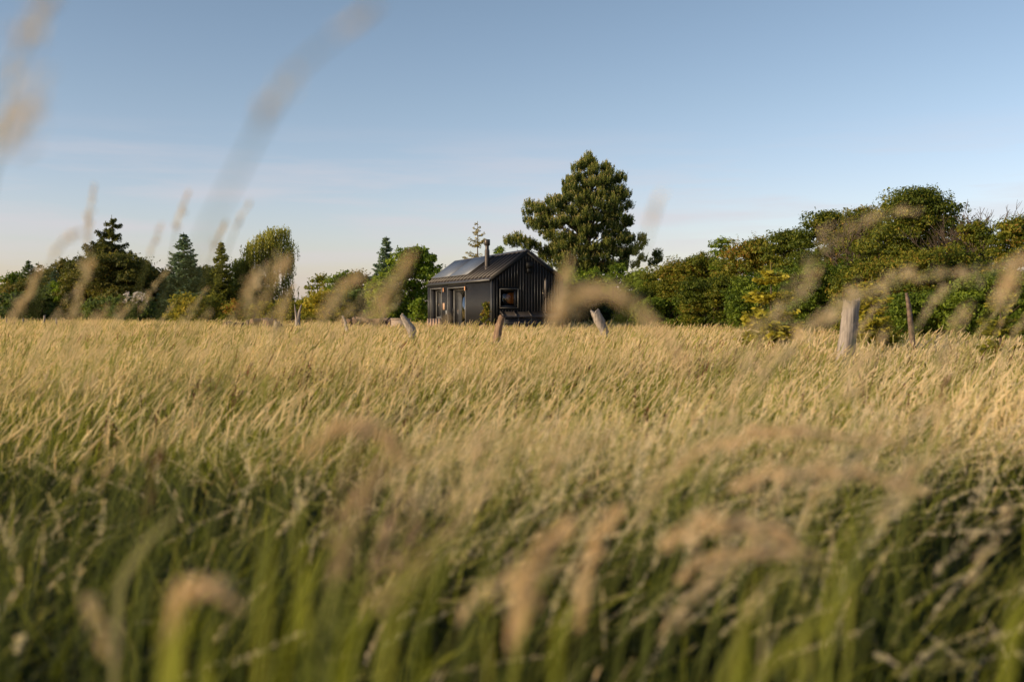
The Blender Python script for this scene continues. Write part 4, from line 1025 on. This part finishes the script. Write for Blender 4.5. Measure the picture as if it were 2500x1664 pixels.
# ------------------------------------------------------------------ near, out of focus stems
DS = 2500 / 2356.
def fg(label, pts, Y, r=.013, n=420, name='grass_plant', cat='grass', group=None, mat='fghead', seed=0, dx=-.25, spl=.007, stalk=.0016, dy=.0, fine=1.):
    rng = rs(seed + 900)
    Q = np.array([at(a * DS, b_ * DS, Y + dy * i / max(1, len(pts) - 1)) for i, (a, b_) in enumerate(pts)])
    # smooth head axis
    t = np.linspace(0, 1, len(Q)); tt = np.linspace(0, 1, 24)
    C = np.stack([np.interp(tt, t, Q[:, i]) for i in range(3)], 1)
    for _ in range(6): C[1:-1] = (C[:-2] + C[1:-1] * 2 + C[2:]) / 4
    d0 = unit(C[1] - C[0]); base = np.array([C[0][0] + dx, C[0][1], 0.]); base[2] = -.03
    root = empty(name, base, label, cat, group)
    P0 = base; P3 = C[0]; P1 = base + np.array([.0, 0, P3[2] * .55]); P2 = P3 - d0 * min(.35, P3[2] * .4)
    u = np.linspace(0, 1, 16)[:, None]
    S = (1 - u) ** 3 * P0 + 3 * (1 - u) ** 2 * u * P1 + 3 * (1 - u) * u * u * P2 + u ** 3 * P3
    b = MB(); b.tube(np.vstack([S, C[1:]]) - base, np.concatenate([np.linspace(stalk * 1.2, stalk * .8, 16), np.linspace(stalk * .8, stalk * .4, 23)]), 5, tint=np.concatenate([np.linspace(.05, .5, 16), np.linspace(.5, .8, 23)]), cap=False)
    b.obj('stalk', M['stalk'], root)
    L = np.linalg.norm(np.diff(C, axis=0), axis=1).sum()
    h = MB(); PP = (C - base)[None]; n = int(n * (.34 if fine == 1 else .40) * fine); r *= .95; r = r * 1.12
    heads(h, rng, PP, 0.0, n, r, spl, spl * .33, 0, (.45, .75), clump=13); h.obj('seed_head', M[mat], root)
    lb = rng.uniform(.25, .5, 3)
    for q in range(2):
        bl = MB(); i = 4 + q * 4; s = S[i] - base; dd = np.array([rng.choice([-1, 1]) * rng.uniform(.4, 1), rng.normal(0, .3), .9]); dd = unit(dd)
        k = np.linspace(0, 1, 8)[:, None]; Pb = (s + dd * lb[q] * k * .8 - np.array([0, 0, 1.]) * lb[q] * .5 * k ** 2.3)[None]
        Wv = np.zeros_like(Pb); Wv[..., 1] = .5; Wv[..., 0] = .8; Wv = Wv * (.0035 * (1 - k ** 2 * .9))[None]
        bl.ribbons(Pb, Wv, 0, .38); bl.obj('leaf', M['blade'], root)
    return root
fg('big blurred seed head arching in front of the right end of the cabin', [(1275, 755), (1305, 682), (1400, 668), (1490, 712), (1580, 850)], 1.02, .013, 1150, seed=1, dx=-.12)
fg('blurred upright seed head crossing the right roof slope of the cabin', [(1262, 800), (1285, 690), (1312, 590)], 1.5, .011, 300, seed=2)
fg('blurred arched seed head alone in the lower middle left', [(700, 1055), (760, 985), (830, 968), (895, 1005), (935, 1070)], 1.15, .014, 600, seed=3, fine=3.0, dx=-.1)
fg('long blurred seed head lying nearly level at right, highest of three', [(1560, 1060), (1690, 1005), (1850, 990), (2080, 1020)], 1.55, .017, 900, seed=4, fine=3.0, dx=-.3)
fg('long blurred seed head bowed to the right, middle of three', [(1680, 1120), (1800, 1090), (1980, 1085), (2130, 1130)], 1.4, .015, 800, seed=5, fine=3.0, dx=-.3)
fg('blurred seed head bowed over the dark lower right, lowest of three', [(1520, 1255), (1600, 1205), (1720, 1200), (1800, 1225), (1880, 1280)], 1.3, .014, 750, seed=6, fine=3.0, dx=-.25)
fg('second thin head bowed beneath the lowest of the three level heads', [(1560, 1330), (1640, 1280), (1760, 1260), (1850, 1290)], 1.5, .012, 500, seed=7, fine=3.0, dx=-.25)
fg('broad blurred head left of the cabin rising in front of the green tree', [(850, 748), (885, 690), (920, 630), (955, 575)], 1.35, .015, 560, seed=8, fine=.7)
fg('blurred head left of the cabin reaching over the log row', [(725, 770), (760, 700), (800, 655), (830, 635)], 1.5, .014, 480, seed=9, fine=.7)
fg('blurred head crossing the trunk of the willow', [(580, 740), (610, 680), (650, 620), (665, 600)], 1.5, .009, 300, seed=10, fine=.7)
fg('blurred head across the upper curtain of the willow', [(560, 700), (590, 640), (640, 605), (668, 590)], 1.9, .013, 320, seed=11, fine=.7)
fg('large pale head leaning in from the upper left corner', [(0, 270), (20, 180), (60, 90), (120, -10)], .72, .014, 150, seed=12, dx=-.05, fine=.6)
fg('faint head hanging at the left edge below the corner one', [(-10, 350), (30, 290), (90, 210)], .62, .008, 110, seed=13, dx=-.05)
fg('faint long head drifting across the upper sky left of centre', [(600, 290), (640, 220), (700, 140), (790, 70), (880, 0)], .66, .010, 75, seed=14, dx=-.12)
fg('faint dark head in the sky above the hedge start', [(1490, 540), (1505, 490), (1525, 440)], 1.1, .005, 60, seed=15)
fg('slim head against the sky above the ragged conifer', [(190, 640), (200, 560), (205, 500), (217, 425)], 2.1, .008, 240, seed=16)
fg('slim head against the sky above the blue green spruce', [(405, 535), (412, 495), (435, 440)], 2.2, .010, 160, seed=17)
fg('slim head against the sky above the yellowish spruce', [(535, 545), (552, 500), (578, 462)], 2.0, .008, 120, seed=18)
fg('slim pale head between the two spruces at left', [(340, 600), (355, 555), (372, 515)], 2.2, .007, 110, seed=19)
fg('slim pale head just left of the yellowish spruce top', [(488, 590), (500, 550), (522, 505)], 2.1, .008, 110, seed=20)
fg('faint arched head above the leftmost conifers', [(118, 610), (132, 570), (160, 545), (190, 530)], 1.5, .007, 120, seed=21)
fg('tan head leaning over the far left fence stakes', [(22, 745), (45, 700), (78, 668)], 2.0, .010, 330, seed=22)
fg('tan head in front of the leftmost dark spruce', [(60, 690), (75, 650), (95, 615)], 2.1, .009, 240, seed=23)
fg('tan head before the bright green shrub', [(165, 750), (180, 680), (205, 620), (215, 600)], 2.0, .009, 330, seed=24)
fg('tan feathery head before the tall hedge, running up towards its brown bush', [(1620, 980), (1720, 820), (1800, 700), (1890, 620)], 1.9, .028, 620, seed=25, dx=-.2)
fg('long tan plume sweeping up past the thick post to the right', [(1745, 870), (1850, 760), (1960, 690), (2110, 610)], 1.8, .030, 620, seed=26, dx=-.3)
fg('wide tan plume above the thick post bending right', [(1850, 780), (1950, 680), (2080, 640), (2240, 620)], 2.0, .034, 640, seed=27, dx=-.3)
fg('high tan plume in front of the tallest hedge crown', [(1800, 680), (1900, 560), (2010, 500), (2120, 485)], 1.9, .024, 360, seed=28, dx=-.3)
fg('tan plume crossing the right side of the hedge', [(2100, 760), (2180, 660), (2290, 610), (2400, 590)], 2.0, .026, 420, seed=29, dx=-.3)
fg('blurred upright head at the right edge', [(2290, 700), (2320, 640), (2356, 590)], 1.2, .011, 330, seed=30)
fg('pale slanting tip left of the thick post', [(1745, 860), (1765, 825), (1800, 785)], 2.4, .008, 300, seed=31)
fg('tall soft plume in front of the cabin door', [(1003, 790), (1012, 755), (1032, 728)], 2.2, .006, 110, seed=32)
fg('bent pale head low at left with a drooping tip', [(385, 1500), (400, 1390), (450, 1350), (500, 1350), (555, 1390)], .95, .009, 420, seed=33, fine=3.0, dx=-.05)
fg('blurred pale blob of a head low in the centre', [(1180, 1500), (1215, 1330), (1270, 1240), (1320, 1200)], 1.0, .016, 800, seed=34, fine=3.0, dx=-.1)
fg('soft tan head low in the centre right', [(1330, 1450), (1350, 1330), (1380, 1220), (1440, 1150)], 1.3, .013, 500, seed=35, fine=3.0, dx=-.1)
fg('yellow head hanging in the dark lower left corner', [(195, 1370), (215, 1400), (240, 1460), (262, 1510)], 1.0, .010, 200, seed=36, dx=.0)
fg('reddish brown dock spike in the dark grass at left', [(335, 1200), (340, 1130), (355, 1070), (375, 1030)], 1.9, .022, 150, name='dock_plant', cat='dock plant', mat='dock', seed=37, spl=.010, stalk=.003, dx=-.02)
fg('thin reddish dock spike among the tan grass at right', [(2160, 915), (2172, 885), (2188, 865)], 4.0, .018, 160, name='dock_plant', cat='dock plant', mat='dock', seed=38, spl=.010, stalk=.003, dx=-.02)
rng = rs(654)
for i in range(9):
    Y = rng.uniform(1.1, 1.6); a0 = rng.uniform(740, 900); b0 = rng.uniform(1270, 1420); hh = rng.uniform(160, 300)
    fg('thin pinkish brown stem in the low cluster around the forked dry stem', [(a0, b0), (a0 + hh * .12, b0 - hh * .5), (a0 + hh * rng.uniform(.2, .5), b0 - hh)], Y, .010, 230, mat='pinkhead', group='pinkish brown stems around the forked dry stem', seed=300 + i, dx=-.03)
rng = rs(321)
# more countable near stems scattered left, centre and right, standing taller than the meadow
for i in range(34):
    Y = rng.uniform(1.5, 4.0)
    side = rng.uniform()
    dpx = rng.uniform(30, 900) if side < .62 else rng.uniform(1560, 2330)
    top = rng.uniform(600, 745) if side < .62 else rng.uniform(640, 800)
    Ln = rng.uniform(.10, .17) / Y * F / DS; le = rng.uniform(.35, .8)
    fg('tan grass stem standing taller than the meadow around it', [(dpx, top + Ln), (dpx + Ln * le * .35, top + Ln * .55), (dpx + Ln * le, top)], Y, rng.uniform(.007, .013), 190, group='tan stems standing tall in the near meadow', seed=50 + i, dx=-rng.uniform(.1, .35))
for i in range(26):      # lower band of tan heads in the middle and right
    Y = rng.uniform(1.1, 2.6); dpx = rng.uniform(650, 2100); top = rng.uniform(880, 1350)
    Ln = rng.uniform(.10, .16) / Y * F / DS; le = rng.uniform(.5, 1.2)
    fg('tan seed head nodding over the lower middle of the meadow', [(dpx, top + Ln * .7), (dpx + Ln * le * .4, top + Ln * .25), (dpx + Ln * le, top)], Y, rng.uniform(.010, .015), 300, group='nodding seed heads in the lower meadow', seed=90 + i, dx=-rng.uniform(.1, .3))
for i in range(64):      # slender golden stems rising through the dark lower meadow
    Y = rng.uniform(1.7, 4.2); dpx = rng.uniform(120, 2250); top = rng.uniform(790, 900) + 700 / Y * rng.uniform(.1, .8)
    Ln = rng.uniform(.09, .15) / Y * F / DS; le = rng.uniform(.1, .9)
    fg('slender golden stem rising through the green lower meadow', [(dpx, top + Ln), (dpx + Ln * le * .4, top + Ln * .5), (dpx + Ln * le, top)], Y, rng.uniform(.004, .008), 260, group='slender golden stems rising through the lower meadow', seed=400 + i, dx=-rng.uniform(-.05, .25))
# single leaf blades and a forked dry twig close to the lens
def blade(label, pts, Y, w, mat='blade', tint=.7, seed=0):
    Q = np.array([at(a * DS, b_ * DS, Y) for a, b_ in pts]); t = np.linspace(0, 1, len(Q)); tt = np.linspace(0, 1, 14)
    C = np.stack([np.interp(tt, t, Q[:, i]) for i in range(3)], 1)
    for _ in range(3): C[1:-1] = (C[:-2] + 2 * C[1:-1] + C[2:]) / 4
    base = np.array([C[0][0] - .05, C[0][1] + .02, -.02]); S = base + (C[0] - base) * (np.linspace(0, 1, 8)[:-1, None] ** np.array([1.6, 1, .9]))
    P_ = np.vstack([S, C]) - base
    W_ = np.tile([.9, .45, 0.], (len(P_), 1)) * (w * np.concatenate([np.full(7, 1), 1 - .9 * tt ** 3]))[:, None]
    T = unit(np.gradient(P_, axis=0)); W_ = np.cross(T, [0, 1, 0.]) * (w * np.concatenate([np.full(7, 1.), 1 - .9 * tt ** 3]))[:, None]
    b = MB(); b.ribbons(P_[None], W_[None], 0, tint); o = b.obj('grass_leaf', M[mat]); o.location = base
    tag(o, label, 'grass blade')
blade('long yellow green blade slanting up from the bottom right', [(1740, 1560), (1820, 1480), (1900, 1420), (1985, 1375)], 1.0, .0042)
blade('pale broken blade slanting in the lower left', [(275, 1345), (330, 1250), (425, 1165)], 1.3, .0042, 'stalk', .8)
blade('pale horizontal blade below the bowed heads at right', [(1770, 1328), (1850, 1318), (1930, 1305)], 1.5, .0028, 'stalk', .9)
blade('upright green blade low at right', [(1950, 1500), (1955, 1380), (1965, 1290)], 1.4, .0034)
blade('second upright green blade low at the far right', [(2310, 1560), (2325, 1430), (2340, 1290)], 1.0, .0045)
blade('wide green blade rising from the bottom left of centre', [(395, 1568), (405, 1480), (440, 1380)], .9, .007)
rng = rs(777)
for i in range(24):
    Yb = rng.uniform(.7, 1.3); a0 = rng.uniform(330, 1500) if i < 17 else rng.uniform(1650, 2330); hgt = rng.uniform(150, 520); ln_ = rng.uniform(-.1, .5)
    b0 = 1640; o_ = [(a0, b0), (a0 + hgt * ln_ * .25, b0 - hgt * .55), (a0 + hgt * ln_, b0 - hgt)]
    blade('wide soft yellow green blade rising from the bottom edge of the view', o_, Yb, rng.uniform(.0025, .0042), 'blade', rng.uniform(.48, .75), i)
    bpy.data.objects[-1 if False else [o.name for o in COL.objects][-1]]['group'] = 'soft yellow green blades rising from the bottom edge'
def twig():
    Y = 1.1; p = at(760 * DS, 1480 * DS, Y); root = empty('dry_twig', (p[0], p[1], -.02), 'forked dry brown stem low in the centre left', 'dry stem')
    def L(a, b_): q = at(a * DS, b_ * DS, Y); return np.array([q[0] - p[0], q[1] - p[1], q[2] + .02])
    b = MB(); b.tube([(0, 0, 0), L(758, 1568), L(748, 1478)], [.004, .004, .0038], 6); b.obj('stem', M['stalk'], root)
    for pts in ([L(748, 1478), L(850, 1410), L(960, 1310), L(1085, 1165)], [L(748, 1478), L(775, 1340), L(830, 1160), L(880, 1050)]):
        b = MB(); b.tube(pts, [.004, .0036, .003, .002], 6); o = b.obj('branch', M['stalk'], root)
        C = np.array(pts); h = MB(); tt = np.linspace(0, 1, 16); C = np.stack([np.interp(tt, np.linspace(0, 1, 4), C[:, i]) for i in range(3)], 1)
        heads(h, rs(7), C[None], .3, 130, .016, .007, .002, 0, (.1, .45)); h.obj('seeds', M['fghead'], o)
twig()
